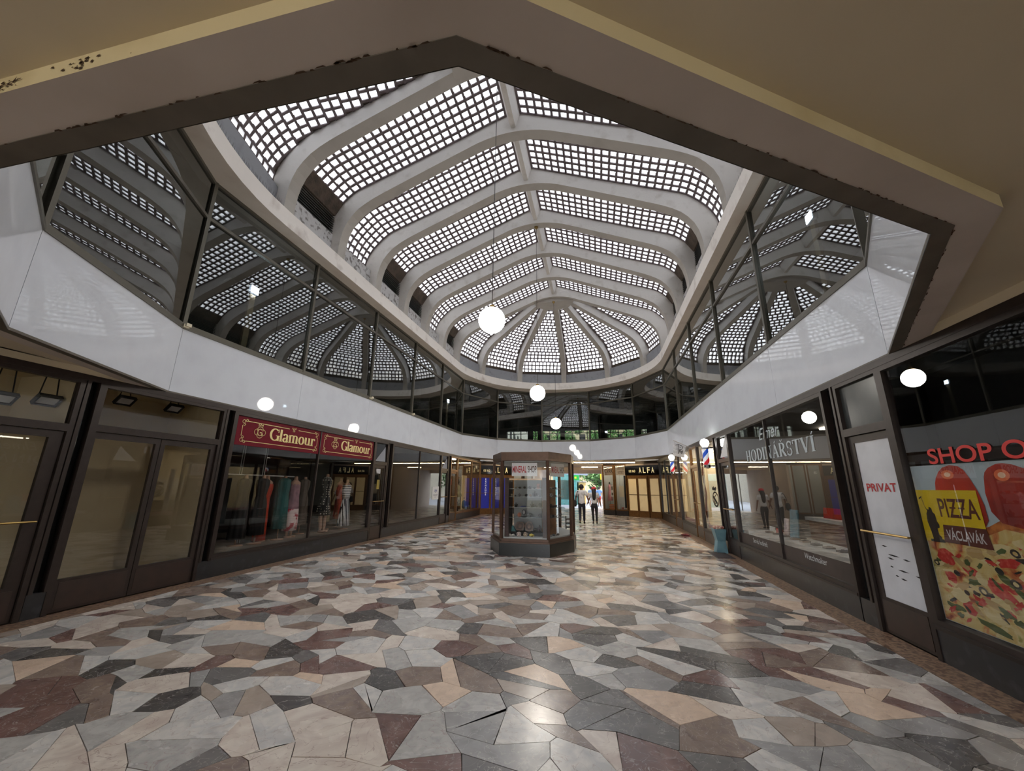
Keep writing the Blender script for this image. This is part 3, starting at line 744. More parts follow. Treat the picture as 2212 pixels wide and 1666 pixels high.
# far slanted fronts: cinema doors and small shop windows
def alfa(T, u0, pan, s, nm):
    dn = None
    for k, (a, c) in enumerate(((u0, u0 + .6), (u0 + .67, u0 + 1.27), (u0 + 1.42, u0 + 2.02))):
        ndr[0] += 1
        dn = root('door_%d' % ndr[0], T((a + c) / 2, 0, 0), '%s cinema door, %s of three on the %s slanted wall' % (nm, ['first from the left', 'middle one', 'rightmost'][k], s), 'door', kind='structure')
        O('frame', bars(T, [(a - .03, a + .03, 0, 2.36), (c - .03, c + .03, 0, 2.36), (a + .03, c - .03, 2.18, 2.36), (a + .03, c - .03, 0, .35), (a + .03, c - .03, 1.24, 1.27)], -.03, .05), M['framew'], dn)
        O('door_panel', bars(T, [(a + .03, c - .03, .35, 2.18)], .0, .02), M[pan], dn)
    ob = root('cinema_sign' if s == 'right' else 'cinema_sign', T(u0 + 1, 0, 2.65), 'black cinema sign board with pale letters, above the %s doors' % nm, 'sign')
    b = MB(T); b.box(u0 - .12, u0 + 2.12, -.06, .08, 2.40, 2.94); O('board', b, M['black'], ob)
    c0 = u0 + .82
    for k, ch in enumerate('ALFA'): text('letter', ch, T, c0 + k * .27, c0 + k * .27 + .17, 2.5, 2.83, M['cine'], ob, d=-.066, bold=True)
    for k, ch in enumerate('KINO'): text('letter', ch, T, u0 + .15 + k * .115, u0 + .15 + k * .115 + (.035 if ch == 'I' else .08), 2.55, 2.69, M['cine'], ob, d=-.066, bold=True)
    b = MB(T); b.box(u0 - .1, u0 + 2.3, .05, .1, 0, 3.2); O('wall_cinema_' + s, b, M['framew'], kind='structure', label='bronze backing wall of the cinema doors on the %s' % s, cat='wall')
    b = MB(T); b.box(u0 - .12, u0 + 2.12, -.02, .1, 2.94, 3.12); O('trim_%d' % (60 if s == 'right' else 61), b, M['band'], kind='structure', label='pale bulkhead over the cinema sign on the %s' % s, cat='bulkhead')
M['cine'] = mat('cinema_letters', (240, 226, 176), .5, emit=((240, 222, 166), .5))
M['creamp'] = mat('cream_door_panel', (236, 214, 168), .55, noise=(2.5, (222, 196, 148), .5, .75), emit=((236, 206, 150), .12))  # faint emission stands in for lamplight on the panel
M['blue'] = mat('blue_door_panel', (34, 44, 158), .45, emit=((30, 40, 170), .12))  # slight glow added, though the panel is no lamp
alfa(TBR, 1.87, 'creamp', 'right', 'cream panelled')
alfa(TBL, .10, 'blue', 'left', 'blue panelled')
for k in range(2):
    text('exchange_lettering', '\n'.join('EXCHANGE'), TBL, (.36, 1.03)[k], (.47, 1.14)[k], 1.12, 2.14, mat('exchange_white', (240, 240, 240), .5, emit=((240, 240, 240), .4)), None, d=-.036, vertical=True,  # letters given a glow of their own to look brighter
         label='white vertical word on the blue cinema door, %s' % ('leftmost' if k == 0 else 'second from the left'), cat='lettering', bold=True)
# cvrk windows
for s, T in (('right', TBR), ('left', TBL)):
    for k in range(2):
        u0 = (.04 + k * .9) if s == 'right' else 2.3 + k * .75
        u1 = u0 + (.84 if s == 'right' else .68)
        nw[0] += 1
        wn = root('window_%d' % nw[0], T((u0 + u1) / 2, 0, 0), 'small %s display window on the %s slanted wall beside the passage' % (('left hand', 'right hand')[k], s), 'shop window', kind='structure')
        O('frame', bars(T, [(u0, u0 + .06, .34, 3.04), (u1 - .06, u1, .34, 3.04), (u0 + .06, u1 - .06, 2.98, 3.04), (u0 + .06, u1 - .06, .3, .36)], -.03, .06), M['framew'], wn)
        O('pane', bars(T, [(u0 + .06, u1 - .06, .36, 2.98)], .02, .03), M['glass'], wn)
        O('plinth', bars(T, [(u0, u1, 0, .3)], -.02, .2), M['granite'], wn)
    b = MB(T); b.box(-.3 if s == 'left' else -.02, 4.0, -.03, .1, 3.04, 3.2)
    O('trim_%d' % (62 if s == 'right' else 63), b, M['frame'], kind='structure', label='brown header over the %s slanted shopfront' % s, cat='header strip')

# ------------------------------------------------------------------ shop rooms, passage, upper floor
def room(nm, T, u0, u1, depth, wall, label, zc=3.24, floor='floorin', d0=.12, zf=.02, ceil=None):
    b = MB(T)
    b.box(u0 - .05, u0, d0, depth, 0, zc + .04); b.box(u1, u1 + .05, d0, depth, 0, zc + .04); b.box(u0 - .05, u1 + .05, depth, depth + .05, 0, zc + .04)
    r = O('shop_room', b, M[wall], kind='structure', label=label, cat='shop room')
    b = MB(T); b.box(u0, u1, d0, depth, -.01, zf); O('shop_floor', b, M[floor], r)
    b = MB(T); b.box(u0, u1, d0, depth, zc, zc + .05); O('shop_ceiling', b, M[ceil or wall], r)
    return r
M['watchw'] = mat('watch_shop_wall', (84, 80, 76), .8); M['brownw'] = mat('brown_shop_wall', (92, 68, 48), .8)
room('left_a', TL, .9, 4.1, 1.5, 'beige', 'plain beige walls of the empty shop behind the nearest left door')
room('left_b', TL, 4.16, 6.35, 1.5, 'beige', 'plain beige walls of the empty shop behind the double door')
room('left_c', TL, 6.42, 12.7, 3.2, 'dark', 'dark walls of the dress shop', zf=.36)
M['greyw'] = mat('grey_shop_wall', (196, 200, 198), .8)
room('left_d', TL, 12.76, 18.45, 3.2, 'greyw', 'grey walls of the empty shop with the white notice')
room('left_e', TL, 18.5, 24.0, 3.0, 'brownw', 'dark walls of the far left clothes shop', zf=.3)
room('right_a', TR, .9, 6.45, 1.2, 'dark', 'dark space behind the pizza poster')
room('right_b', TR, 6.5, 12.4, 3.8, 'watchw', 'dim walls of the watchmaker shop')
room('right_c', TR, 12.46, 18.3, 3.6, 'cream', 'cream walls of the barber shop')
room('right_d', TR, 18.36, 24.2, 3.0, 'greyw', 'grey walls behind the farthest right window')
room('far_right', TBR, .02, 1.8, 1.2, 'greyw', 'pale walls of the small display windows by the passage, right', zf=.34)
room('far_left', TBL, 2.25, 3.85, 1.2, 'greyw', 'pale walls of the small display windows by the passage, left', zf=.34)
# passage to the street
b = MB(); b.box(-4.2, -4.08, 26.5, 33.2, 0, 3.2); O('wall_passage_left', b, M['band'], kind='structure', label='left wall of the passage to the street', cat='passage wall')
b = MB(); b.box(.2, .32, 26.6, 33.2, 0, 3.2); O('wall_passage_right', b, M['band'], kind='structure', label='right wall of the passage to the street', cat='passage wall')
b = MB(); b.box(-4.2, .32, 26.5, 33.2, 3.05, 3.12); b.box(-4.2, .32, 32.9, 33.2, 2.72, 3.05); b.box(-4.2, .32, 29.5, 29.8, 2.86, 3.05)
O('ceiling_passage', b, M['band'], kind='structure', label='pale ceiling of the passage with a bulkhead', cat='ceiling')
# unseen walls behind the camera and near corners; rear opening added for daylight
b = MB(); b.box(XL - 3.6, -4.9, -7.1, -7, 0, 3.4); b.box(1.2, XR + 3.6, -7.1, -7, 0, 3.4); b.box(-4.9, 1.2, -7.1, -7, 2.8, 3.4); O('wall_near', b, M['beige'], kind='structure', label='unseen wall behind the camera with a wide opening added for daylight', cat='wall')
b = MB(); b.box(-20, 16, -30, -7.0, -.1, -.005); O('floor_near_added', b, M['cream'], kind='structure', label='unseen pale ground added outside the rear opening for its daylight', cat='street')  # unseen ground added so sky light comes in through the rear opening
for T, s in ((TL, 'left'), (TR, 'right')):
    b = MB(T); b.box(-7, .95, .0, .1, 0, 3.3); O('wall_' + s, b, M['frame'], kind='structure', label='dark wall before the first shopfront, %s side' % s, cat='wall')
# upper floor around the hall
up = root('wall_upper', (CX, 12, 3.4), 'dim upper floor rooms behind the gallery windows', 'upper floor', kind='structure')
b = MB(); ring(b, off(LOOP, .08), GB - .06, off(LOOP, .9), GB - .06)
for q in ((-12.8, -6.4, XL - .6, 33), (XR + .6, -6.4, 9.8, 33), (XL - .7, -6.4, XR + .7, .6), (XL - .7, 24.8, XR + .7, 33)):
    b.box(q[0], q[2], q[1], q[3], 3.42, GB - .07)
O('upper_slab', b, M['uwall'], up)
b = MB()
for q in ((-12.8, -6.4, XL - .1, 33), (XR + .1, -6.4, 9.8, 33), (XL - .2, -6.4, XR + .2, 1.0), (XL - .2, 24.28, XR + .2, 33)):
    b.box(q[0], q[2], q[1], q[3], GT + .02, GT + .06)
for q in ((0, 5.2, -1), ): pass
for (x0, y0, x1, y1) in ((XL, Y0, -5.81, 2.56), (-5.81, 2.56, -3.34, 1.04), (XR, Y0, 2.03, 2.56), (2.03, 2.56, -.44, 1.04), (XL, Y1, -5.81, 22.71), (-5.81, 22.71, -3.34, 24.23), (XR, Y1, 2.03, 22.71), (2.03, 22.71, -.44, 24.23)):
    ycut = 0.9 if y0 < 10 else 24.4
    xs = XL - .2 if x0 < CX else XR + .2
    b.quad((x0, y0, GT + .03), (x1, y1, GT + .03), (x1, ycut, GT + .03), (xs, ycut, GT + .03), (xs, y0, GT + .03)) if x0 in (XL, XR) else b.quad((x0, y0, GT + .03), (x1, y1, GT + .03), (x1, ycut, GT + .03), (x0, ycut, GT + .03))
O('upper_ceiling', b, M['uceil'], up)
b = MB(); b.box(-12.8, -12.7, -6.4, 33, GB - .1, GT + .04); b.box(9.7, 9.8, -6.4, 33, GB - .1, GT + .04); b.box(-12.8, 9.8, -6.4, -6.3, GB - .1, GT + .04)
b.box(-10.2, -10.1, 0, 21, GB - .1, GT); b.box(6.6, 6.7, 0, 21, GB - .1, GT)
for x0, x1 in ((-12.8, -7.6), (-4.9, -4.5), (.1, .5), (3.9, 9.8)): b.box(x0, x1, 32.9, 33.1, GB - .1, GT + .04)
b.box(-12.8, 9.8, 32.9, 33.1, 6.22, GT + .04); b.box(-12.8, 9.8, 32.9, 33.1, GB - .1, 5.0)
O('upper_walls', b, M['uwall'], up)
b = MB()
for x in np.arange(-7.6, 3.9, .62): b.box(x - .03, x + .03, 32.95, 33.02, 5.0, 6.22)
b.box(-7.6, 3.9, 32.95, 33.02, 5.98, 6.03)
O('street_window_bars', b, M['mull'], up)
for k, (x, y) in enumerate(((-4.55, 27.2), (.55, 27.6), (-6.6, 25.6), (-2.6, 30.4), (2.6, 26.2))):
    b = MB(); b.box(x - .16, x + .16, y - .16, y + .16, GB - .06, GT + .02); O('column', b, M['uwall'], up)
b = MB()
for y in np.arange(25.4, 32.8, .62): b.box(-12, 9, y - .02, y + .02, GT - .07, GT + .01)
for x in np.arange(-7.4, 4, 1.4): b.box(x - .02, x + .02, 24.9, 32.8, GT - .06, GT + .01)
O('ceiling_battens', b, M['uwall'], up)
# ------------------------------------------------------------------ lamps
for y, z, lb in ((6.65, 4.72, 'largest, nearest'), (12.45, 4.65, 'middle of the three'), (18.2, 4.53, 'smallest, farthest')):
    g = root('pendant_lamp', (CX, y, z), 'white glowing globe pendant on a long cord under the vault, %s' % lb, 'lamp')
    b = MB(); b.ball((CX, y, z), .25, 28, 18); O('globe', b, M['globe'], g, smooth=True)
    zt = 10.93 if y < 18 else 10.73
    b = MB(); b.tube([(CX, y, z + .27), (CX, y, zt - .1)], .008, 6); O('cord', b, M['frame'], g)
    b = MB(); b.lathe([(.012, -.1), (.07, -.03), (.075, 0)], (CX, y, zt), 14); b.lathe([(.05, .24), (.05, .3)], (CX, y, z), 12); O('canopy', b, M['brass'], g)
nt = ['first', 'second', 'third', 'fourth', 'fifth', 'sixth', 'seventh', 'eighth']
for k in range(7):
    x0 = -6.25 + k * 1.2
    t = root('fluorescent_tube', (x0 + .6, 24.62, 3.12), 'glowing fluorescent tube in the row under the far ceiling, %s from the left' % nt[k], 'lamp', 'fluorescent tubes under the far ceiling')
    b = MB(); b.tube([(x0 + .02, 24.62, 3.10), (x0 + 1.16, 24.62, 3.10)], .022, 8); O('tube', b, M['tube'], t)
    b = MB(); b.box(x0, x0 + 1.18, 24.58, 24.66, 3.13, CZ); O('housing', b, M['band'], t)
for k, (x, y) in enumerate(((-3.2, 28.2), (-.6, 28.2), (-1.9, 31))):
    t = root('fluorescent_tube', (x, y, 3.04), 'glowing tube light on the passage ceiling, %s' % ('front left', 'front right', 'rear')[k], 'lamp')
    b = MB(); b.tube([(x - .55, y, 3.0), (x + .55, y, 3.0)], .022, 8); O('tube', b, M['tube'], t)
    b = MB(); b.box(x - .58, x + .58, y - .04, y + .04, 3.02, 3.06); O('housing', b, M['band'], t)
for x, y, z, zb, s in ((XL - .6, 6.88, 6.07, GB - .05, 'behind the second upper left window'), (XL - .6, 19.3, 6.05, GB - .05, 'behind the farthest upper left window'), (XR + .6, 7.05, 6.40, GB - .05, 'behind the nearest upper right window'), (XR + .6, 19.6, 6.2, GB - .05, 'behind the farthest upper right window')):
    f = root('floodlight', (x, y, zb), 'bright floodlight on a pale plank post, %s' % s, 'lamp'); sx = 1 if x < 0 else -1
    b = MB(); b.box(x - .025, x + .025, y - .07, y + .07, zb, z - .12); O('post', b, M['wood'], f)
    b = MB(); b.box(x - .05, x + .02, y - .13, y + .13, z - .12, z + .10); O('housing', b, M['dark'], f)
    b = MB(); b.box(x + sx * .052, x + sx * .06, y - .10, y + .10, z - .08, z + .08); O('led_panel', b, M['led'], f)
# small cream sensor boxes on the fascia edge, left
for k, y in enumerate((5.14, 11.14, 14.14)):
    b = MB(TL); b.box(y - .05, y + .05, -.07, -.005, GB - .03, GB + .03); b.box(y - .03, y + .06, -.1, -.07, GB - .01, GB + .05)
    O('sensor_box', b, M['cream'], label='small cream box on the fascia edge, left side, %s' % ('nearest', 'second', 'third')[k], cat='sensor')
# ceiling spots in the empty shops
for k, (y, z) in enumerate(((3.50, 2.80), (3.94, 2.86), (5.12, 3.12), (5.95, 3.14))):
    x = -7.6 if k < 2 else -8.0; f = root('spotlight', (x, y, 3.24), 'small square black floodlight on the beige shop ceiling, %s from the left' % nt[k], 'lamp')
    zz = z - .06; ca = math.cos(.75); sa = math.sin(.75)
    Tq = lambda u, v, w_, x=x, y=y, zz=zz: (x + u * ca + w_ * sa, y + v, zz + u * sa - w_ * ca)      # u up the tilted face, v along the wall, w out of the lens
    b = MB(Tq)
    for q in ((-.09, .09, -.13, -.11), (-.09, .09, .11, .13), (-.09, -.07, -.11, .11), (.07, .09, -.11, .11)): b.box(*q, -.04, .02)
    b.box(-.07, .07, -.11, .11, -.04, -.02); O('lamp_head', b, M['dark'], f)
    b = MB(Tq); b.box(-.07, .07, -.11, .11, -.018, -.008); O('lens', b, M['paper'], f)
    for v in (-.1, .1):
        b = MB(); b.tube([Tq(0, v, -.03), (x - .03, y + v * .6, 3.23)], .008, 5); O('bracket', b, M['dark'], f)

# ------------------------------------------------------------------ kiosk
KC = (-1.89, 11.86)
def octa(w, f, h, c):
    """plan: half width w, front half width f, half depth h, straight side half length c"""
    return [(KC[0] + x, KC[1] + y) for x, y in ((-f, -h), (f, -h), (w, -c), (w, c), (f, h), (-f, h), (-w, c), (-w, -c))]
kk = root('display_kiosk', (KC[0], KC[1], 0), 'octagonal brown glazed mineral display kiosk on a dark stone plinth', 'kiosk')
M['kbrown'] = mat('kiosk_brown', (96, 72, 58), .4, metal=.4, noise=(9, (84, 62, 50), .4, .7)); M['kred'] = mat('red_brown_board', (58, 32, 24), .45, noise=(8, (46, 26, 20), .4, .7))
P0, P1, P2 = octa(1.16, .64, 1.60, .50), octa(1.10, .60, 1.53, .47), octa(1.14, .63, 1.57, .49)
b = MB(); b.prism(P0, 0, .30); O('plinth', b, M['granited'], kk)
b = MB(); b.prism(octa(1.15, .63, 1.585, .495), .30, .33); b.prism(P1, .33, .40); O('sill', b, M['kbrown'], kk)
b = MB(); b.prism(octa(1.13, .62, 1.57, .49), 2.335, 2.40); b.prism(P2, 2.40, 2.56); O('cap', b, M['kbrown'], kk)
for i, (x, y) in enumerate(P1):
    b = MB(); a = math.atan2(y - KC[1], x - KC[0])
    q = [(x + .05 * math.cos(a + t), y + .05 * math.sin(a + t)) for t in (PI / 4, 3 * PI / 4, 5 * PI / 4, 7 * PI / 4)]
    b.prism(q, .40, 2.335); O('post', b, M['kbrown'], kk)
for i in range(8):
    p, q = np.array(P1[i]), np.array(P1[(i + 1) % 8]); e = (q - p) / np.linalg.norm(q - p); n = np.array([e[1], -e[0]])
    c = [p + e * .03, q - e * .03, q - e * .03 - n * .008, p + e * .03 - n * .008]
    b = MB(); b.prism([tuple(v) for v in c], .40, 2.335); O('pane', b, M['kglass'], kk)
b = MB(); b.prism(octa(1.05, .57, 1.48, .45), .40, .43); O('display_floor', b, M['greyw'], kk)
b = MB(); b.prism(octa(1.05, .57, 1.48, .45), 2.30, 2.335); O('soffit_panel', b, M['greyw'], kk)
fy = KC[1] - 1.46
for q0, q1 in ((-2.43, -2.325), (-1.44, -1.335)):
    b = MB(); b.box(q0, q1, fy, fy + .5, .43, 1.90); O('side_board', b, M['kred'], kk)
b = MB(); b.box(-2.34, -1.42, fy + .75, fy + .78, .43, 1.86); O('back_board', b, M['greyw'], kk)
b = MB(); b.box(-2.34, -1.42, fy + .05, fy + .09, 1.84, 1.88); O('top_rail', b, M['wood'], kk)
SHZ = [.43, .90, 1.155, 1.42, 1.62]
for z in SHZ[1:]:
    b = MB(); b.box(-2.335, -1.42, fy + .1, fy + .5, z - .012, z); O('glass_shelf', b, M['kshelf'] if 'kshelf' in M else M.setdefault('kshelf', mat('shelf_glass', (120, 126, 124), .2)), kk)
# shelving behind the right-hand facet
b = MB(); rx0, ry0 = -1.22, 11.0
for z in (.9, 1.15, 1.42, 1.62):
    b.hexa([(-1.24, 10.62, z - .012), (-.95, 11.2, z - .012), (-1.2, 11.35, z - .012), (-1.5, 10.78, z - .012), (-1.24, 10.62, z), (-.95, 11.2, z), (-1.2, 11.35, z), (-1.5, 10.78, z)])
O('side_shelf', b, M['kshelf'], kk)
b = MB(); b.hexa([(-1.2, 11.36, .43), (-1.5, 10.80, .43), (-1.52, 10.82, .43), (-1.22, 11.38, .43), (-1.2, 11.36, 1.86), (-1.5, 10.80, 1.86), (-1.52, 10.82, 1.86), (-1.22, 11.38, 1.86)]); O('side_back_board', b, mat('brown_wood_back', (132, 92, 56), .6, noise=(5, (104, 70, 42), .4, .7)), kk)
b = MB(); b.tube([(-1.12, 11.02, .5), (-1.12, 11.02, 1.8)], .009, 8); O('tube_light', b, mat('kiosk_tube', (255, 255, 255), .4, emit=((235, 245, 255), .7)), kk)
M['redsign'] = M['red']
for k in range(2):
    if k == 0: T = lambda u, d, z: (u, KC[1] - 1.50 + d, z)
    else:
        p, q = np.array(P1[1]), np.array(P1[2]); e = (q - p) / np.linalg.norm(q - p); n = np.array([-e[1], e[0]])
        T = lambda u, d, z, p=p, e=e, n=n: (p[0] + e[0] * u + n[0] * (d + .03), p[1] + e[1] * u + n[1] * (d + .03), z)
    u0, u1 = ((-2.24, -1.565), (.22, .90))[k]
    sg = root('shop_sign', T((u0 + u1) / 2, 0, 1.94), 'white sign with red and dark lettering inside the kiosk glass, %s' % ('front pane' if k == 0 else 'right-hand pane'), 'sign')
    b = MB(T); b.box(u0, u1, 0, .01, 1.94, 2.28); O('board', b, M['paper'], sg)
    w_ = u1 - u0
    text('red_word', 'MINERAL', T, u0 + .03 * w_, u0 + .58 * w_, 2.03, 2.20, M['red'], sg, bold=True)
    text('dark_word', 'SHOP', T, u0 + .63 * w_, u0 + .97 * w_, 2.03, 2.20, mat('sign_brown', (74, 44, 34), .6), sg, bold=True)
# minerals
MIN = {}
def mmat(c):
    if c not in MIN: MIN[c] = mat('mineral_%d' % len(MIN), c, .45, noise=(14, tuple(int(v * .65) for v in c), .4, .65))
    return MIN[c]
def rock(b, c, rx, ry, rz, n=8, mi=0):
    m = 5; vs = []; fs = []
    for i in range(m + 1):
        for k in range(n):
            a = 2 * PI * k / n; t = PI * i / m; j = R.uniform(.72, 1.12)
            vs.append((c[0] + rx * j * max(math.sin(t), .02) * math.cos(a), c[1] + ry * j * max(math.sin(t), .02) * math.sin(a), c[2] + rz - rz * math.cos(t) * (j if 0 < i else 1)))
    for i in range(m):
        for k in range(n): fs.append((i * n + k, i * n + (k + 1) % n, (i + 1) * n + (k + 1) % n, (i + 1) * n + k))
    fs.append(tuple(reversed(range(n)))); fs.append(tuple(range(m * n, m * n + n))); b.add(vs, fs, mi)
def crystal(b, c, h, r, tilt):
    n = 6; t = Vector((tilt[0], tilt[1], 1)).normalized()
    a = t.cross(Vector((0, 1, 0))).normalized(); q = t.cross(a)
    rings = []
    for f, rr in ((0, r), (.7, r * .9), (1, .002)):
        rings += [tuple(Vector(c) + t * h * f + (a * math.cos(2 * PI * k / n) + q * math.sin(2 * PI * k / n)) * rr) for k in range(n)]
    b.add(rings, [tuple(reversed(range(n)))] + [(i * n + k, i * n + (k + 1) % n, (i + 1) * n + (k + 1) % n, (i + 1) * n + k) for i in range(2) for k in range(n)] + [tuple(range(2 * n, 3 * n))])
def slice_(b, c, r, th=.02):
    n = 14; ang = [2 * PI * k / n for k in range(n)]; rr = [r * R.uniform(.86, 1.1) for _ in ang]
    for f, mi, y in ((1, 0, 0), (.72, 1, -.002), (.4, 2, -.004)):
        p = [(c[0] + rr[k] * f * math.cos(ang[k]), c[1] + y, c[2] + r * 1.02 + rr[k] * f * math.sin(ang[k])) for k in range(n)]
        b.add(p + [(x, y2 + th, z) for x, y2, z in p], [tuple(range(n)), tuple(reversed(range(n, 2 * n)))] + [(k, n + k, n + (k + 1) % n, (k + 1) % n) for k in range(n)], mi)
def kx(a): return -2.46 + (a - 300) * .002
rows = {4: [(340, 'card', (150, 196, 214), .05), (430, 'rock', (176, 160, 130), .04), (485, 'rock', (60, 58, 54), .04), (550, 'rock', (90, 84, 74), .045), (622, 'rock', (52, 50, 50), .055), (680, 'rock', (70, 66, 62), .04), (735, 'card', (226, 176, 160), .055)],
        3: [(330, 'rock', (110, 84, 92), .035), (375, 'rock', (224, 204, 172), .055), (425, 'rock', (66, 62, 60), .03), (480, 'crystal', (120, 110, 110), .05), (575, 'rock', (44, 42, 42), .055), (630, 'rock', (206, 170, 140), .045), (690, 'crystal', (60, 34, 44), .085), (745, 'rock', (224, 228, 236), .06)],
        2: [(322, 'rock', (90, 60, 60), .028), (350, 'rock', (110, 74, 66), .028), (435, 'crystal', (30, 30, 32), .06), (535, 'slab', (70, 82, 150), .07), (650, 'crystal', (34, 32, 34), .075), (700, 'rock', (92, 84, 80), .035), (757, 'slice', (70, 70, 74), .05)],
        1: [(335, 'slice', (196, 160, 140), .06), (480, 'slice', (206, 120, 80), .055), (540, 'clock', (70, 76, 90), .07), (615, 'rock', (120, 120, 116), .08), (752, 'slice', (110, 104, 104), .045)],
        0: [(325, 'rock', (214, 214, 206), .06), (380, 'pyramid', (86, 150, 156), .09), (478, 'slice', (150, 120, 104), .125), (600, 'slice', (158, 128, 110), .125), (690, 'rock', (58, 50, 48), .07), (742, 'crystal', (104, 90, 96), .09)]}
low = [(370, 'rock', (224, 216, 204), .055), (415, 'rock', (230, 226, 216), .05), (490, 'slice', (220, 200, 190), .06), (575, 'slice', (196, 170, 140), .055), (655, 'rock', (214, 190, 60), .07)]
cnam = lambda c: ('dark' if sum(c) < 190 else 'yellow' if c[0] > 200 and c[2] < 90 else 'blue' if c[2] > c[0] + 30 else 'white' if sum(c) > 630 else 'pink-beige' if c[0] > c[2] + 40 else 'grey')
def mineral(x, y, z, kind, c, s, label):
    o = root('mineral_slice' if kind == 'slice' else 'card' if kind == 'card' else 'table_clock' if kind == 'clock' else 'mineral_specimen', (x, y, z), None, None, local=True)
    b = MB(); mats = [mmat(c)]; nm = 'stone'
    if kind == 'rock': rock(b, (0, 0, 0), s, s * .8, s * .62)
    elif kind == 'crystal':
        for t in ((0, 0), (.4, .1), (-.35, -.1), (.1, -.4)): crystal(b, (t[0] * s * .5, t[1] * s * .5, 0), s * (2 if t == (0, 0) else 1.3), s * .3, t)
    elif kind == 'slab': b.box(-s, s, -s * .5, s * .5, 0, s * .25); b.box(-s * .6, s * .6, -s * .3, s * .3, s * .25, s * .35)
    elif kind == 'pyramid': b.prism([(-s, -s * .6), (s, -s * .6), (s, s * .6), (-s, s * .6)], 0, s * 1.6, top=[(-.01, -.01), (.01, -.01), (.01, .01), (-.01, .01)])
    elif kind == 'slice': slice_(b, (0, 0, 0), s); mats = [mmat(c), mmat(tuple(int(v * .72) for v in c)), mmat(tuple(min(255, int(v * 1.15)) for v in c))]
    elif kind == 'card': b.box(-s * .8, s * .8, 0, .004, 0, s * 2.4); nm = 'card'
    elif kind == 'clock':
        b.lathe([(.02, 0), (s * .8, .0), (s * .8, .012), (.02, .015)], (0, 0, 0), 14)
        n = 16; p = [(s * .75 * math.cos(2 * PI * k / n), 0, .12 + s * math.sin(2 * PI * k / n)) for k in range(n)]
        b.add(p + [(x_, .03, z_) for x_, _, z_ in p], [tuple(range(n)), tuple(reversed(range(n, 2 * n)))] + [(k, n + k, n + (k + 1) % n, (k + 1) % n) for k in range(n)])
        b.box(-.01, .01, .005, .02, .012, .08); nm = 'case'
        f = MB(); p = [(s * .5 * math.cos(2 * PI * k / n), -.004, .12 + s * .7 * math.sin(2 * PI * k / n)) for k in range(n)]; f.add(p, [tuple(range(n))]); O('dial', f, M['paper'], o)
    O(nm, b, mats, o)
    tag(o, label, 'clock' if kind == 'clock' else 'card' if kind == 'card' else 'mineral', 'minerals in the kiosk')
ordn = ['first', 'second', 'third', 'fourth', 'fifth', 'sixth', 'seventh', 'eighth']
shn = {4: 'top shelf', 3: 'second shelf from the top', 2: 'third shelf from the top', 1: 'lowest glass shelf', 0: 'floor, back row'}
for s, its in rows.items():
    for i, (a, kind, c, sz) in enumerate(its):
        mineral(kx(a), fy + (.3 if s else .42), SHZ[s] + (.1 if s == 0 else 0), kind, c, sz, '%s %s on the kiosk %s, %s from the left' % (cnam(c), {'card': 'card', 'clock': 'oval clock', 'slice': 'sliced mineral', 'crystal': 'crystal cluster', 'rock': 'mineral lump', 'slab': 'flat mineral', 'pyramid': 'mineral pyramid'}[kind], shn[s], ordn[i]))
b = MB(); b.box(-2.33, -1.43, fy + .3, fy + .6, .43, .53); O('riser', b, M['dark'], kk)
for i, (a, kind, c, sz) in enumerate(low):
    mineral(kx(a), fy + .14, .43, kind, c, sz, '%s %s on the kiosk floor, front row, %s from the left' % (cnam(c), 'stone rose' if kind == 'slice' else 'shell-like mineral', ordn[i]))
for j, z in enumerate((.43, .90, 1.15, 1.42, 1.62)):
    for i in range(5 if z > .5 else 4):
        f = (i + .6) / 5.4; x = -1.3 + .27 * f; y = 10.72 + .52 * f; c = R.choice([(60, 54, 50), (150, 140, 130), (104, 80, 66), (196, 190, 184), (80, 84, 90)])
        mineral(x, y, z, R.choice(['rock', 'rock', 'crystal', 'slice']), c, R.uniform(.03, .05), '%s mineral on the right-hand kiosk shelving, level %s from the floor, %s from the front' % (cnam(c), ordn[j], ordn[i]))
# wire stand behind the kiosk on its right
ws = root('wire_rack', (-1.0, 13.85, 0), 'small dark wire rack standing behind the kiosk', 'rack'); x0, x1, y0, y1 = -1.14, -.86, 13.72, 13.98
for z in (.25, .38, .51, .64):
    b = MB(); b.tube([(x0, y0, z), (x1, y0, z), (x1, y1, z), (x0, y1, z), (x0, y0, z)], .012, 5); O('shelf_wire', b, M['dark'], ws)
for x, y in ((x0, y0), (x1, y0), (x1, y1), (x0, y1)):
    b = MB(); b.tube([(x, y, 0), (x, y, .74)], .010, 5); O('leg', b, M['dark'], ws)
b = MB(); b.box(x0 + .005, x1 - .005, y0 + .005, y1 - .005, .735, .745); O('top_tray', b, M['paper'], ws)

# ------------------------------------------------------------------ signs and prints
def scroll(b, u, z, s, sx, sz, d=-.006):
    for cx_, cz_, r in ((0, 0, .045), (.07, .03, .03), (.02, -.06, .028)):
        pts = []
        for k in range(16):
            a = k / 15 * 2 * PI * 1.15; rr = r * s * (1 - .45 * k / 15)
            pts.append((u + sx * (cx_ * s + rr * math.cos(a)), z + sz * (cz_ * s + rr * math.sin(a))))
        line(b, pts, .009 * s, d)
def line(b, pts, w, d=-.006):
    for (u0, z0), (u1, z1) in zip(pts[:-1], pts[1:]):
        l = math.hypot(u1 - u0, z1 - z0) or 1; nx, nz = -(z1 - z0) / l * w / 2, (u1 - u0) / l * w / 2
        ex, ez = (u1 - u0) / l * w * .3, (z1 - z0) / l * w * .3
        b.quad((u0 + nx - ex, d, z0 + nz - ez), (u0 - nx - ex, d, z0 - nz - ez), (u1 - nx + ex, d, z1 - nz + ez), (u1 + nx + ex, d, z1 + nz + ez))
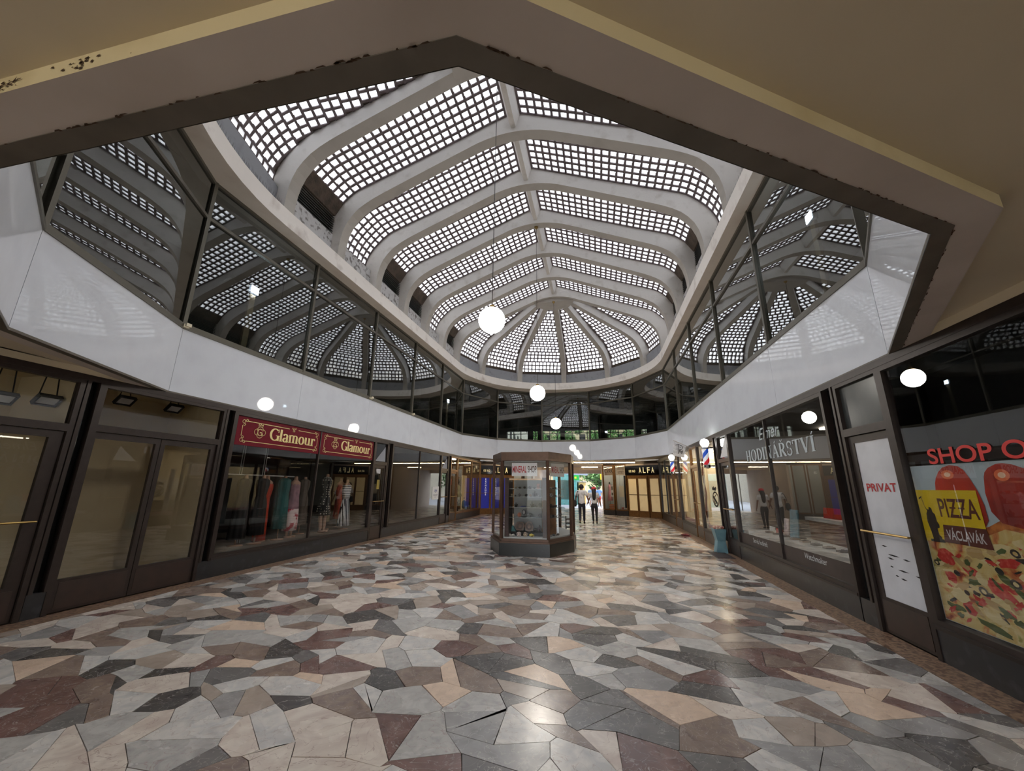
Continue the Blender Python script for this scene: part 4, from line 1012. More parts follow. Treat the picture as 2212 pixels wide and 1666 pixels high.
# serif letters: strokes on a 0..1 high grid, (kind, points, width)
def arcp(cx_, cz_, rx, rz, a0, a1, n=18): return [(cx_ + rx * math.cos(math.radians(a0 + (a1 - a0) * k / n)), cz_ + rz * math.sin(math.radians(a0 + (a1 - a0) * k / n))) for k in range(n + 1)]
TK, TN, SE = .19, .065, .05
_vd = [0]
def var(b, pts, wf, X, Z, sx, sz, d):
    """stroke whose width follows its direction: thick when vertical, thin when horizontal"""
    n = len(pts); L_, R_ = [], []
    for i, (x, z) in enumerate(pts):
        x0, z0 = pts[max(i - 1, 0)]; x1, z1 = pts[min(i + 1, n - 1)]; l = math.hypot(x1 - x0, z1 - z0) or 1
        tx, tz = (x1 - x0) / l, (z1 - z0) / l; w_ = wf if wf else TN + (TK - TN) * abs(tz) ** 1.5
        L_.append((x - tz * w_ / 2, z + tx * w_ / 2)); R_.append((x + tz * w_ / 2, z - tx * w_ / 2))
    for i in range(n - 1):
        b.quad(*[(X + sx * p[0], d, Z + sz * p[1]) for p in (L_[i], R_[i], R_[i + 1], L_[i + 1])])
SER = lambda x, z, w=.3: ([(x - w / 2, z), (x + w / 2, z)], SE)
GL = {
 'G': (.82, [(arcp(.44, .5, .36, .47, 50, 310), None), ([(.72, .02), (.72, .42)], TK), SER(.7, .42, .34), ([(.74, .7), (.74, .98)], TN)]),
 'l': (.32, [([(.16, 0), (.16, 1.0)], TK), SER(.16, .025), ([(.04, .975), (.2, .975)], SE)]),
 'a': (.56, [(arcp(.25, .46, .17, .2, 160, 0), None), ([(.41, .46), (.41, .08), (.52, .03)], TK), (arcp(.24, .17, .15, .16, 70, 320), None)]),
 'm': (.98, [([(.14, 0), (.14, .66)], TK), ([(.47, 0), (.47, .5)], TK), ([(.8, 0), (.8, .5)], TK), (arcp(.3, .48, .17, .17, 170, 0), None), (arcp(.63, .48, .17, .17, 170, 0), None), SER(.14, .025), SER(.47, .025), SER(.8, .025), ([(.02, .64), (.18, .64)], SE)]),
 'o': (.62, [(arcp(.3, .33, .22, .32, 0, 360, 24), None)]),
 'u': (.68, [([(.14, .66), (.14, .2)], TK), ([(.5, 0), (.5, .66)], TK), (arcp(.31, .2, .17, .17, 180, 350), None), ([(.02, .64), (.18, .64)], SE), ([(.38, .64), (.54, .64)], SE), SER(.54, .025, .2)]),
 'r': (.5, [([(.14, 0), (.14, .66)], TK), SER(.14, .025), ([(.02, .64), (.18, .64)], SE), (arcp(.32, .45, .18, .19, 170, 60), None), (arcp(.4, .56, .05, .05, 0, 360, 8), .07)]),
 'H': (.86, [([(.2, 0), (.2, 1)], TK), ([(.66, 0), (.66, 1)], TK), ([(.2, .5), (.66, .5)], TN), SER(.2, .025), SER(.66, .025), SER(.2, .975), SER(.66, .975)]),
 'O': (.86, [(arcp(.43, .5, .32, .48, 0, 360, 28), None)]),
 'D': (.82, [([(.2, 0), (.2, 1)], TK), (arcp(.3, .5, .42, .475, 90, -90), None), ([(.08, .975), (.32, .975)], SE), ([(.08, .025), (.32, .025)], SE)]),
 'I': (.42, [([(.21, 0), (.21, 1)], TK), SER(.21, .025), SER(.21, .975)]),
 'N': (.9, [([(.18, 0), (.18, 1)], TN + .02), ([(.16, .98), (.72, .02)], TK), ([(.72, 0), (.72, 1)], TN + .02), SER(.18, .025), ([(.04, .975), (.26, .975)], SE), SER(.72, .975)]),
 'A': (.84, [([(.14, 0), (.42, 1)], TN + .02), ([(.42, .98), (.7, 0)], TK), ([(.24, .34), (.6, .34)], TN), SER(.14, .025, .26), SER(.7, .025, .28)]),
 'R': (.84, [([(.2, 0), (.2, 1)], TK), (arcp(.34, .73, .28, .245, 90, -90), None), ([(.2, .975), (.36, .975)], SE), ([(.2, .485), (.4, .485)], SE), ([(.4, .48), (.7, .03)], TK), SER(.2, .025), ([(.66, .025), (.82, .025)], SE), ([(.08, .975), (.22, .975)], SE)]),
 'S': (.68, [(arcp(.34, .735, .2, .23, 30, 250), .11), (arcp(.33, .26, .22, .24, 80, -150), .11), ([(.55, .68), (.55, .96)], TN), ([(.1, .04), (.1, .32)], TN)]),
 'T': (.8, [([(.4, 0), (.4, 1)], TK), ([(.06, .97), (.74, .97)], TN), ([(.07, .74), (.07, .98)], TN), ([(.73, .74), (.73, .98)], TN), SER(.4, .025)]),
 'V': (.84, [([(.14, 1), (.42, 0)], TK), ([(.42, .02), (.7, 1)], TN + .02), SER(.14, .975, .28), SER(.7, .975, .26)]),
}
ACC = {'Á': ('A', [([(.4, 1.08), (.52, 1.26)], .08)]), 'Ř': ('R', [([(.26, 1.24), (.38, 1.08), (.5, 1.24)], .07)]), 'Í': ('I', [([(.2, 1.08), (.32, 1.26)], .08)])}
def serif(name, s, T, u0, u1, z0, z1, m, parent=None, d=-.005, **kw):
    b = MB(T); tot = sum(GL[ACC[c][0] if c in ACC else c][0] for c in s); sx = (u1 - u0) / tot; x = 0
    q_ = 0
    for c in s:
        base, extra = ACC[c] if c in ACC else (c, [])
        wd_, st = GL[base]
        for pts, wf in list(st) + list(extra): q_ += 1; var(b, pts, wf, u0 + x * sx, z0, sx, z1 - z0, d - .0002 * (q_ % 9))
        x += wd_
    return O(name, b, m, parent, **kw)
for k, (a, c) in enumerate(((6.56, 9.045), (9.10, 11.62))):
    sg = root('sign_board', TL((a + c) / 2, 0, 2.46), 'maroon sign board with gold lettering and scrolls, %s one' % ('left' if k == 0 else 'right'), 'sign')
    b = MB(TL); b.box(a, c, .0, .018, 2.45, 3.035); O('board', b, M['maroon'], sg)
    W = c - a
    serif('gold_lettering', 'Glamour', TL, a + .34 * W, a + .93 * W, 2.63, 2.90, M['gold'], sg)
    b = MB(TL); e0, e1, f0, f1 = a + .12, c - .1, 2.54, 2.95
    line(b, [(e0 + .1, f1), (a + W * .56, f1)], .012); line(b, [(a + W * .68, f1), (e1 - .12, f1)], .012); line(b, [(e0 + .12, f0), (e1 - .12, f0)], .012)
    line(b, [(e0, f0 + .1), (e0, f1 - .1)], .012); line(b, [(e1, f0 + .1), (e1, f1 - .1)], .012)
    for u, z, sx, sz in ((e0 + .02, f1 - .02, 1, 1), (e0 + .02, f0 + .02, 1, -1), (e1 - .02, f1 - .02, -1, 1), (e1 - .02, f0 + .02, -1, -1)): scroll(b, u, z, 1.0, sx, sz)
    scroll(b, a + W * .62, f1, .7, 1, 1); scroll(b, a + W * .62, f1, .7, -1, 1)
    O('gold_border', b, M['gold'], sg)
    b = MB(TL); uc, zc = a + .23 * W, 2.76
    for q in range(4): line(b, [(uc + .055 * math.cos(q * PI / 2) * 1.3 + .075 * math.cos(t), zc + .055 * math.sin(q * PI / 2) + .065 * math.sin(t)) for t in np.linspace(q * PI / 2 - 2.0, q * PI / 2 + 2.0, 12)], .011)
    line(b, [(uc - .05, zc + .12), (uc - .06, zc + .17), (uc - .02, zc + .145), (uc, zc + .185), (uc + .02, zc + .145), (uc + .06, zc + .17), (uc + .05, zc + .12)], .012)
    O('gold_emblem', b, M['gold'], sg)
    var_b = MB(TL); var(var_b, [(uc + .06 * math.cos(t), zc + .07 * math.sin(t)) for t in np.linspace(.8, 5.6, 14)], .016, 0, 0, 1, 1, -.007); line(var_b, [(uc + .0, zc - .005), (uc + .055, zc - .005), (uc + .055, zc - .06)], .016, -.007)
    O('emblem_letter', var_b, M['gold'], sg)
# watchmaker lettering on the glass
serif('window_lettering', 'HODINÁŘSTVÍ', TR, 10.15, 7.08, 2.26, 2.51, M['greyl'] if 'greyl' in M else M.setdefault('greyl', mat('grey_vinyl_lettering', (176, 188, 194), .5)), None, d=.014,
      label='large pale grey serif word across the watchmaker window', cat='lettering')
text('window_lettering', 'Elmer', TR, 9.25, 8.28, 2.66, 2.90, M['greyl'], None, d=.014, shear=.4, label='slanted grey name above the large grey word', cat='lettering')
wb = MB(TR); wb.quad((11.2, .017, .41), (6.66, .017, .41), (6.66, .017, .68), (11.2, .017, .64)); O('vinyl_band', wb, mat('dark_wood_vinyl', (62, 50, 46), .5, noise=(3, (48, 38, 36), .4, .7)), None, label='dark vinyl strip along the foot of the watchmaker window', cat='vinyl strip')
text('window_lettering', 'Servis hodinek', TR, 10.42, 9.62, .50, .60, M['whitel'], None, d=.014, label='white words on the dark strip, left pane', cat='lettering')
text('window_lettering', 'Watchmaker', TR, 8.06, 7.36, .545, .635, M['whitel'], None, d=.014, label='white word on the dark strip, right pane', cat='lettering')
# door panel print
text('door_lettering', 'PRIVAT', TR, 6.03, 5.50, 1.655, 1.755, M['red'], None, d=.006, bold=True, label='red word on the white door panel', cat='lettering')
b = MB(TR)
for u, z, w_ in ((5.98, 1.02, .10), (5.90, .93, .2), (5.66, .91, .12), (5.92, .89, .12), (5.9, .80, .06), (5.78, .78, .18), (5.52, .76, .14), (5.84, .71, .06), (5.76, .69, .1)):
    b.quad((u, .007, z), (u - w_ * .5, .007, z - .012), (u - w_, .007, z - .004), (u - w_ * .4, .007, z + .008))
O('scraped_marks', b, M['dark'], None, label='dark scratched marks low on the white door panel', cat='scratches', kind='stuff')
# pizza poster
po = root('poster', TR(3.2, 0, .42), 'large pizza poster with tomatoes filling the big right window', 'poster')
def flat(b, pts, d, mi=0): b.add([(u, d, z) for u, z in pts], [tuple(range(len(pts)))], mi)
b = MB(TR); b.box(1.05, 5.27, .036, .042, .42, 1.93); O('sheet', b, mat('poster_pale_blue', (186, 204, 212), .45), po)
M['pz'] = bpy.data.materials.new('pizza_print'); M['pz'].use_nodes = True; nt_ = M['pz'].node_tree; pp = nt_.nodes['Principled BSDF']; pp.inputs['Roughness'].default_value = .4
tc = nt_.nodes.new('ShaderNodeTexCoord'); n1 = nt_.nodes.new('ShaderNodeTexNoise'); n1.inputs['Scale'].default_value = 5; n1.inputs['Detail'].default_value = 5; n1.inputs['Distortion'].default_value = 1.2
rp = nt_.nodes.new('ShaderNodeValToRGB'); cr = rp.color_ramp
for i, (p_, c_) in enumerate(((.30, (150, 50, 34)), (.40, (206, 130, 70)), (.48, (214, 186, 112)), (.62, (224, 206, 146)), (.70, (170, 166, 84)), (.78, (190, 124, 56)))):
    e_ = cr.elements[i] if i < 2 else cr.elements.new(p_); e_.position = p_; e_.color = (*lin(c_), 1)
nt_.links.new(tc.outputs['Object'], n1.inputs['Vector']); nt_.links.new(n1.outputs['Fac'], rp.inputs[0]); nt_.links.new(rp.outputs[0], pp.inputs['Base Color'])
b = MB(TR); flat(b, [(5.26, .425), (5.26, 1.17), (4.9, 1.22), (4.54, 1.36), (4.35, 1.40), (4.1, 1.36), (3.8, 1.33), (3.0, 1.30), (2.2, 1.2), (1.1, 1.0), (1.1, .425)], .034); O('pizza_print', b, M['pz'], po)
b = MB(TR); flat(b, [(4.56, 1.34), (4.36, 1.44), (4.1, 1.40), (3.6, 1.37), (3.6, 1.30), (4.1, 1.33), (4.36, 1.36), (4.56, 1.28)], .033); O('crust_print', b, mat('crust_print', (206, 124, 50), .45, noise=(14, (150, 78, 32), .4, .65)), po)
def tomato(pts, hl):
    g = mat('tomato_print', (206, 50, 18), .4, noise=(1.3, (128, 12, 10), .42, .66)); b = MB(TR); flat(b, pts, .032); o = O('tomato_print', b, g, po)
    b = MB(TR)
    flat(b, [(hl[0] + hl[2] * math.cos(2 * PI * k / 14), hl[1] + hl[3] * math.sin(2 * PI * k / 14)) for k in range(14)], .031); O('highlight_print', b, mat('tomato_light', (240, 120, 70), .4), o)
    b = MB(TR); flat(b, [(hl[0] + .5 * hl[2] * math.cos(2 * PI * k / 14), hl[1] + .5 * hl[3] * math.sin(2 * PI * k / 14)) for k in range(14)], .0305); O('highlight_print', b, mat('tomato_glint', (255, 214, 180), .4), o)
tomato([(4.99, 1.68), (4.975, 1.75), (4.95, 1.80), (4.90, 1.86), (4.84, 1.90), (4.75, 1.92), (4.66, 1.905), (4.61, 1.87), (4.57, 1.80), (4.52, 1.68), (4.49, 1.55), (4.49, 1.42), (4.56, 1.33), (4.9, 1.40)], (4.80, 1.83, .075, .045))
tomato([(4.42, 1.80), (4.40, 1.84), (4.36, 1.875), (4.28, 1.905), (4.22, 1.91), (4.14, 1.895), (4.03, 1.85), (3.9, 1.74), (3.75, 1.55), (3.72, 1.45), (3.82, 1.38), (4.0, 1.37), (4.21, 1.38), (4.37, 1.41), (4.44, 1.50), (4.45, 1.66)], (4.25, 1.81, .07, .05))
tomato([(3.7, 1.85), (3.4, 1.9), (3.1, 1.85), (2.9, 1.6), (3.0, 1.4), (3.4, 1.36), (3.7, 1.5)], (3.4, 1.8, .1, .05))
RM, OM, GM2, CM2, MM = mat('pepperoni_print', (196, 46, 40), .4, noise=(16, (226, 110, 90), .5, .68)), mat('olive_print', (44, 42, 40), .35), mat('pepper_print', (78, 96, 44), .4), mat('cheese_print', (228, 212, 158), .4, noise=(9, (206, 176, 104), .5, .7)), mat('mushroom_print', (190, 160, 104), .4)
def blob(name, u, z, ru, rz, m, rot=0, d=.030, wob=.18, hole=None):
    b = MB(TR); n = 16; ps = []
    for k in range(n):
        a = 2 * PI * k / n; q = 1 + R.uniform(-wob, wob); x_, z_ = ru * q * math.cos(a), rz * q * math.sin(a)
        ps.append((u + x_ * math.cos(rot) - z_ * math.sin(rot), max(.43, z + x_ * math.sin(rot) + z_ * math.cos(rot))))
    flat(b, ps, d); o = O(name, b, m, po)
    if hole:
        b = MB(TR); flat(b, [(u + (p[0] - u) * .5, z + (p[1] - z) * .5) for p in ps], d - .0004); O('olive_hole', b, hole, o)
for u, z, ru, rz, ro in ((5.07, 1.04, .10, .075, .2), (4.80, .93, .12, .05, .6), (4.56, .83, .14, .06, .5), (4.42, 1.08, .11, .04, -.2), (5.06, .85, .07, .045, .3), (4.93, .60, .08, .05, .4), (4.30, .62, .12, .06, .6), (4.0, 1.1, .12, .07, .2), (4.1, .85, .10, .07, .1), (3.7, .7, .14, .09, 0), (3.4, 1.1, .13, .08, 0), (2.9, .8, .15, .1, 0)): blob('pepperoni_print', u, z, ru, rz, RM, ro, .0315)
for u, z, ru, rz, ro in ((4.9, 1.0, .10, .03, .5), (4.95, .79, .09, .03, -.4), (4.72, 1.12, .09, .05, 0), (4.50, 1.18, .10, .05, -.2), (4.66, .70, .10, .03, .3)): blob('mushroom_print', u, z, ru, rz, MM, ro, .0311)
for u, z, ru, rz, ro in ((4.40, 1.18, .14, .06, .1), (4.72, .90, .06, .06, .1), (5.0, .70, .10, .06, 0), (4.7, .60, .13, .05, .3), (4.2, 1.25, .12, .04, 0), (4.25, .98, .1, .05, 0)): blob('cheese_print', u, z, ru, rz, CM2, ro, .0309)
for u, z, r_, h in ((4.73, .79, .05, 1), (5.20, .96, .035, 1), (4.33, 1.17, .045, 1), (4.98, .90, .035, 0), (4.52, 1.0, .04, 0), (4.92, .74, .03, 0), (4.40, .92, .05, 1), (4.05, 1.22, .05, 1)): blob('olive_print', u, z, r_, r_ * .72, OM, .4, .0302, .05, CM2 if h else None)
for u, z, ru, rz, ro in ((4.47, .93, .09, .03, .5), (4.56, .66, .08, .025, .4), (4.83, 1.02, .03, .03, 0), (4.72, .50, .16, .03, .2), (4.36, .84, .07, .03, .6), (4.45, 1.17, .05, .02, -.4)): blob('pepper_print', u, z, ru, rz, GM2, ro, .0305)
rq = random.Random(5)
for q in range(130):
    u, z = rq.uniform(3.6, 5.2), rq.uniform(.46, 1.28)
    if z > 1.13 + (5.2 - u) * .12: continue
    k_ = rq.choice('ppmmmccggoo'); s_ = rq.uniform(.022, .05)
    nm_, m_ = {'p': ('pepperoni_print', RM), 'm': ('mushroom_print', MM), 'c': ('cheese_print', CM2), 'g': ('pepper_print', GM2), 'o': ('olive_print', OM)}[k_]
    blob(nm_, u, z, s_ * rq.uniform(1, 1.9), s_ * rq.uniform(.35, .7), m_, rq.uniform(-.8, .8), .0318 - .0000045 * q, .3)
b = MB(TR); flat(b, [(5.262, 1.165), (5.262, 1.68), (4.535, 1.68), (4.535, 1.34), (5.0, 1.34), (5.03, 1.18)], .029); O('yellow_badge', b, mat('badge_yellow', (226, 196, 16), .4), po)
BR = mat('badge_brown', (92, 36, 26), .45)
b = MB(TR); flat(b, [(5.03, 1.18), (5.0, 1.345), (4.535, 1.345), (4.51, 1.17)], .0285); O('brown_badge', b, BR, po)
text('badge_word', 'PIZZA', TR, 5.0, 4.56, 1.42, 1.60, BR, po, d=.028, bold=True)
b = MB(TR)
for u in (4.83, 4.73): b.quad((u + .04, .0275, 1.505), (u - .03, .0275, 1.505), (u - .03, .0275, 1.52), (u + .04, .0275, 1.52))
O('badge_bars', b, BR, po)
text('badge_word', 'VÁCLAVÁK', TR, 4.98, 4.56, 1.21, 1.325, M['paper'], po, d=.028, bold=True)
b = MB(TR); flat(b, [(5.16, 1.19), (5.17, 1.27), (5.19, 1.36), (5.18, 1.44), (5.16, 1.47), (5.18, 1.50), (5.185, 1.53), (5.165, 1.49), (5.14, 1.48), (5.13, 1.51), (5.10, 1.50), (5.095, 1.46), (5.07, 1.44), (5.065, 1.37), (5.045, 1.34), (5.05, 1.31), (5.08, 1.30), (5.075, 1.24), (5.05, 1.22), (5.05, 1.19)], .0275)
flat(b, [(5.235, 1.60), (5.19, 1.62), (5.20, 1.60), (5.24, 1.58)], .0275); line(b, [(5.185, 1.53), (5.20, 1.60)], .006, .0275); flat(b, [(5.20, 1.165), (5.20, 1.19), (5.03, 1.20), (5.02, 1.17)], .0275)
O('statue_silhouette', b, OM, po)
b = MB(TR); b.box(1.05, 5.27, .036, .042, 1.95, 2.05); O('dark_band', b, M['dark'], po)
tp = text('red_lettering', 'SHOP OPPOSITE', TR, 4.93, 2.90, 1.935, 2.09, mat('red_foil', (206, 40, 36), .4), None, d=-.002, ext=.01, label='red capital letters above the pizza poster', cat='lettering', bold=True)
# white notice, paper bits
b = MB(TL); b.box(16.60, 17.32, .010, .016, 1.08, 1.64); pn = O('notice', b, M['paper'], None, label='white notice taped inside the empty grey shop window', cat='notice')
text('notice_word', 'zde', TL, 16.82, 17.1, 1.42, 1.54, mat('blue_print', (70, 84, 150), .6), pn, d=.008, bold=True)
b = MB(TL)
for z, w_ in ((1.37, .12), (1.28, .5), (1.25, .44), (1.18, .2)): b.quad((16.96 - w_ / 2, .009, z), (16.96 + w_ / 2, .009, z), (16.96 + w_ / 2, .009, z + .015), (16.96 - w_ / 2, .009, z + .015))
O('notice_lines', b, mat('grey_print', (130, 130, 150), .6), pn)
# ------------------------------------------------------------------ people
def skin_mesh(name, V, E, rad, mats, sub=1, face_mat=None):
    me = bpy.data.meshes.new('tmp'); me.from_pydata(V, E, []); ob = bpy.data.objects.new('tmp', me); COL.objects.link(ob)
    md = ob.modifiers.new('s', 'SKIN'); md.use_smooth_shade = True
    for i, r in enumerate(rad):
        d = me.skin_vertices[0].data[i]; d.radius = r if isinstance(r, tuple) else (r, r); d.use_root = i == 0
    if sub: ob.modifiers.new('u', 'SUBSURF').levels = sub
    dg = bpy.context.evaluated_depsgraph_get(); out = bpy.data.meshes.new_from_object(ob.evaluated_get(dg))
    bpy.data.objects.remove(ob); out.name = name; out.materials.clear()
    for m in mats: out.materials.append(m)
    for p in out.polygons: p.use_smooth = True
    return out
def person(loc, h, lab, shirt, trou, arms, legs, hair='short', shoe=(26, 26, 28), skin=None, female=False, cap=None, detail=True, shorts=False, group=None):
    """figure facing +y (away from the camera); arms: {side: (elbow, wrist)}, legs: {side: (knee, ankle)} in units of height"""
    o = root('person', loc, lab, 'person', group, local=True); s = h; sk = skin or M['skin']
    sw = .112 if not female else .098; hw = .05 if not female else .055
    V = [(0, 0, .53), (0, .0, .62), (0, .005, .72), (0, 0, .80), (0, .005, .845), (0, .02, .885), (0, .03, .925), (0, .025, .965)]
    Rr = [(.060, .045), (.052, .038), (.066, .044), (.060, .04), .03, .05, .056, .04]
    E = [(i, i + 1) for i in range(7)]
    sh, tr = [], []
    hands = []
    for sd, x in (('l', -1), ('r', 1)):
        e, w_ = arms[sd]; k = len(V)
        V += [(x * sw, 0, .805), e, w_, tuple(Vector(w_) + (Vector(w_) - Vector(e)).normalized() * .035)]; Rr += [.034, .023, .016, (.02, .013)]; E += [(3, k), (k, k + 1), (k + 1, k + 2), (k + 2, k + 3)]
        hands.append((Vector(w_), (Vector(w_) - Vector(e)).normalized(), x))
        kn, an = legs[sd]; k = len(V)
        V += [(x * hw, 0, .50), kn, an, (an[0] + x * .006, an[1] + .06, an[2] - .022)]; Rr += [(.038, .04), .031, .020, (.021, .015)]; E += [(0, k), (k, k + 1), (k + 1, k + 2), (k + 2, k + 3)]
    S = lambda p: tuple(c * s for c in p)
    body = skin_mesh('body', [S(p) for p in V], E, [tuple(c * s for c in r) if isinstance(r, tuple) else r * s for r in Rr], [sk])
    bo = put('body', body, o)
    if detail:
        b = MB()
        for w_, d, x in hands:                       # four fingers and a thumb, slightly curled
            side = d.cross(Vector((0, 1, 0))).normalized(); base = w_ + d * .045
            for q in range(4):
                p0 = (base + Vector((0, 1, 0)) * (q - 1.5) * .009) * s; ln = (.036, .042, .04, .03)[q]
                b.tube([p0, p0 + d * ln * .55 * s, p0 + (d * ln * .95 - side * x * .008) * s], [.0055 * s, .005 * s, .0035 * s], 5)
            p0 = (w_ + d * .02 + Vector((0, .016, 0))) * s; b.tube([p0, p0 + (d * .02 + Vector((0, .016, 0))) * s, p0 + (d * .04 + Vector((0, .02, 0))) * s], [.006 * s, .0055 * s, .004 * s], 5)
        hz = Vector((0, .03, .925)) * s              # face: nose, eyes, mouth, ears
        b.lathe([(.001 * s, -.012 * s), (.009 * s, -.008 * s), (.004 * s, .012 * s)], tuple(hz + Vector((0, .058, -.008)) * s), 6)
        for x in (-1, 1): b.ball(tuple(hz + Vector((x * .056, -.005, -.005)) * s), .013 * s, 6, 5, 1.5)
        O('face_and_hands', b, sk, o, smooth=True)
        b = MB()
        for x in (-1, 1): b.ball(tuple(hz + Vector((x * .02, .05, .006)) * s), .006 * s, 6, 4)
        b.box(-.016 * s, .016 * s, hz.y + .048 * s, hz.y + .055 * s, hz.z - .036 * s, hz.z - .031 * s); O('eyes_and_mouth', b, M['hair'], o)
    # clothes: shirt with sleeves, trousers, shoes
    TV = [(0, 0, .475), (0, 0, .55), (0, 0, .63), (0, .005, .72), (0, 0, .80), (0, .003, .845)]; TRr = [(.100, .080), (.098, .078), (.084, .062), (.094, .066), (.088, .060), .040]; TE = [(i, i + 1) for i in range(5)]
    for sd, x in (('l', -1), ('r', 1)):
        e = Vector(arms[sd][0]); p = Vector((x * sw, 0, .805)); k = len(TV); TV += [tuple(p), tuple(p + (e - p) * .75)]; TRr += [.050, .042]; TE += [(4, k), (k, k + 1)]
    z0 = 1 if female else 0
    if female: TV[0] = (0, 0, .53); TV[1] = (0, 0, .59); TRr = [tuple(c * .94 for c in r) if isinstance(r, tuple) else r * .94 for r in TRr]
    put('shirt', skin_mesh('shirt', [S(p) for p in TV], TE, [tuple(c * s for c in r) if isinstance(r, tuple) else r * s for r in TRr], [shirt]), o)
    LV = [(0, 0, .575), (0, 0, .51)]; LR = [(.074, .058), (.084, .066)]; LE = [(0, 1)]
    for sd, x in (('l', -1), ('r', 1)):
        kn, an = legs[sd]; k = len(LV)
        if shorts: kn2 = tuple(Vector((x * hw, 0, .48)) * .15 + Vector(kn) * .85); LV += [(x * hw, 0, .47), kn2]; LR += [(.058, .058), .05]; LE += [(1, k), (k, k + 1)]
        else:
            f = .30 if female else .0
            LV += [(x * hw, 0, .47), kn, (an[0], an[1], an[2] + .012)]; LR += [(.056, .058), .042 - .004 * female, .031 - .004 * female]; LE += [(1, k), (k, k + 1), (k + 1, k + 2)]
    put('shorts' if shorts else 'trousers', skin_mesh('trousers', [S(p) for p in LV], LE, [tuple(c * s for c in r) if isinstance(r, tuple) else r * s for r in LR], [trou]), o)
    for sd, x in (('l', -1), ('r', 1)):
        an = legs[sd][1]; fl_ = max(0, an[2] - .04)
        put('shoe', skin_mesh('shoe', [S((an[0], an[1] - .022, an[2] - .018)), S((an[0] + x * .003, an[1] + .03, an[2] - .022)), S((an[0] + x * .008, an[1] + .085, an[2] - .026 - fl_ * .3))], [(0, 1), (1, 2)], [.026 * s, .027 * s, (.024 * s, .018 * s)], [mat_cache('shoe', shoe)]), o)
    hz = Vector((0, .022, .932)) * s; b = MB()
    if hair == 'short': b.ball(tuple(hz + Vector((0, -.006, .006)) * s), .066 * s, 12, 8, 1.02); nm = 'hair'
    if hair == 'short': O('hair', b, M['hair'], o, smooth=True)
    if hair == 'long':
        put('hair', skin_mesh('hair', [S((0, .012, .955)), S((0, -.02, .90)), S((0, -.05, .83)), S((0, -.062, .75)), S((0, -.064, .68)), S((0, -.06, .63))], [(i, i + 1) for i in range(5)], [(.056 * s, .05 * s), (.07 * s, .052 * s), (.062 * s, .034 * s), (.056 * s, .028 * s), (.05 * s, .024 * s), (.03 * s, .014 * s)], [M['hair']]), o)
    if cap:
        b = MB(); b.lathe([(.062 * s, 0), (.066 * s, .02 * s), (.055 * s, .05 * s), (.02 * s, .066 * s), (.002, .067 * s)], tuple(hz + Vector((0, -.002, .006)) * s), 14); b.box(-.05 * s, .05 * s, hz.y + .05 * s, hz.y + .11 * s, hz.z + .006 * s, hz.z + .014 * s); O('cap', b, mat_cache('cap', cap), o, smooth=True)
    return o
_mc = {}
mat_barber = mat('barber_light', (255, 250, 240), .4, emit=((255, 238, 204), 40))
def mat_cache(n, c, rough=.7):
    if (n, c) not in _mc: _mc[(n, c)] = mat(n + '_fabric', c, rough, noise=(9, tuple(int(v * .82) for v in c), .4, .7))
    return _mc[(n, c)]
dk = M['skin2'] = mat('brown_skin', (128, 88, 68), .6)
LEG = {'l': ((-.05, .012, .285), (-.052, -.06, .055)), 'r': ((.052, .045, .285), (.05, .04, .042))}
LEG2 = {'l': ((-.05, .045, .285), (-.046, .04, .042)), 'r': ((.05, .012, .285), (.052, -.055, .052))}
man = person((-.86, 19.85, 0), 1.80, 'man in a white t-shirt and dark trousers walking away with a dark bag', mat_cache('white', (226, 222, 222)), mat_cache('navy', (34, 36, 48)),
             {'l': ((-.15, -.01, .64), (-.155, .03, .50)), 'r': ((.155, .0, .66), (.185, .03, .535))}, LEG, 'short', skin=dk)
woman = person((-.27, 19.85, 0), 1.68, 'woman with long dark hair in a white top and dark leggings, red cap', mat_cache('white', (226, 222, 222)), mat_cache('black', (28, 26, 32)),
               {'l': ((-.14, .0, .66), (-.185, .03, .555)), 'r': ((.14, -.01, .65), (.175, -.02, .51))}, LEG2, 'long', skin=dk, female=True, cap=(208, 44, 50))
bg_ = root('shoulder_bag', (-1.17, 19.72, .75), 'dark shoulder bag hanging at the left side of the man in white', 'bag', local=True)
put('bag_body', skin_mesh('bag', [(0, 0, 0), (0, 0, .18), (.01, 0, .36)], [(0, 1), (1, 2)], [(.09, .12), (.11, .14), (.08, .11)], [mat_cache('bag', (34, 34, 42))]), bg_)
b = MB(); b.tube([(.02, -.02, .40), (.07, -.06, .55), (.13, -.06, .70), (.16, .0, .735), (.14, .08, .66), (.06, .08, .45)], .014, 6); O('strap', b, mat_cache('bag', (34, 34, 42)), bg_)

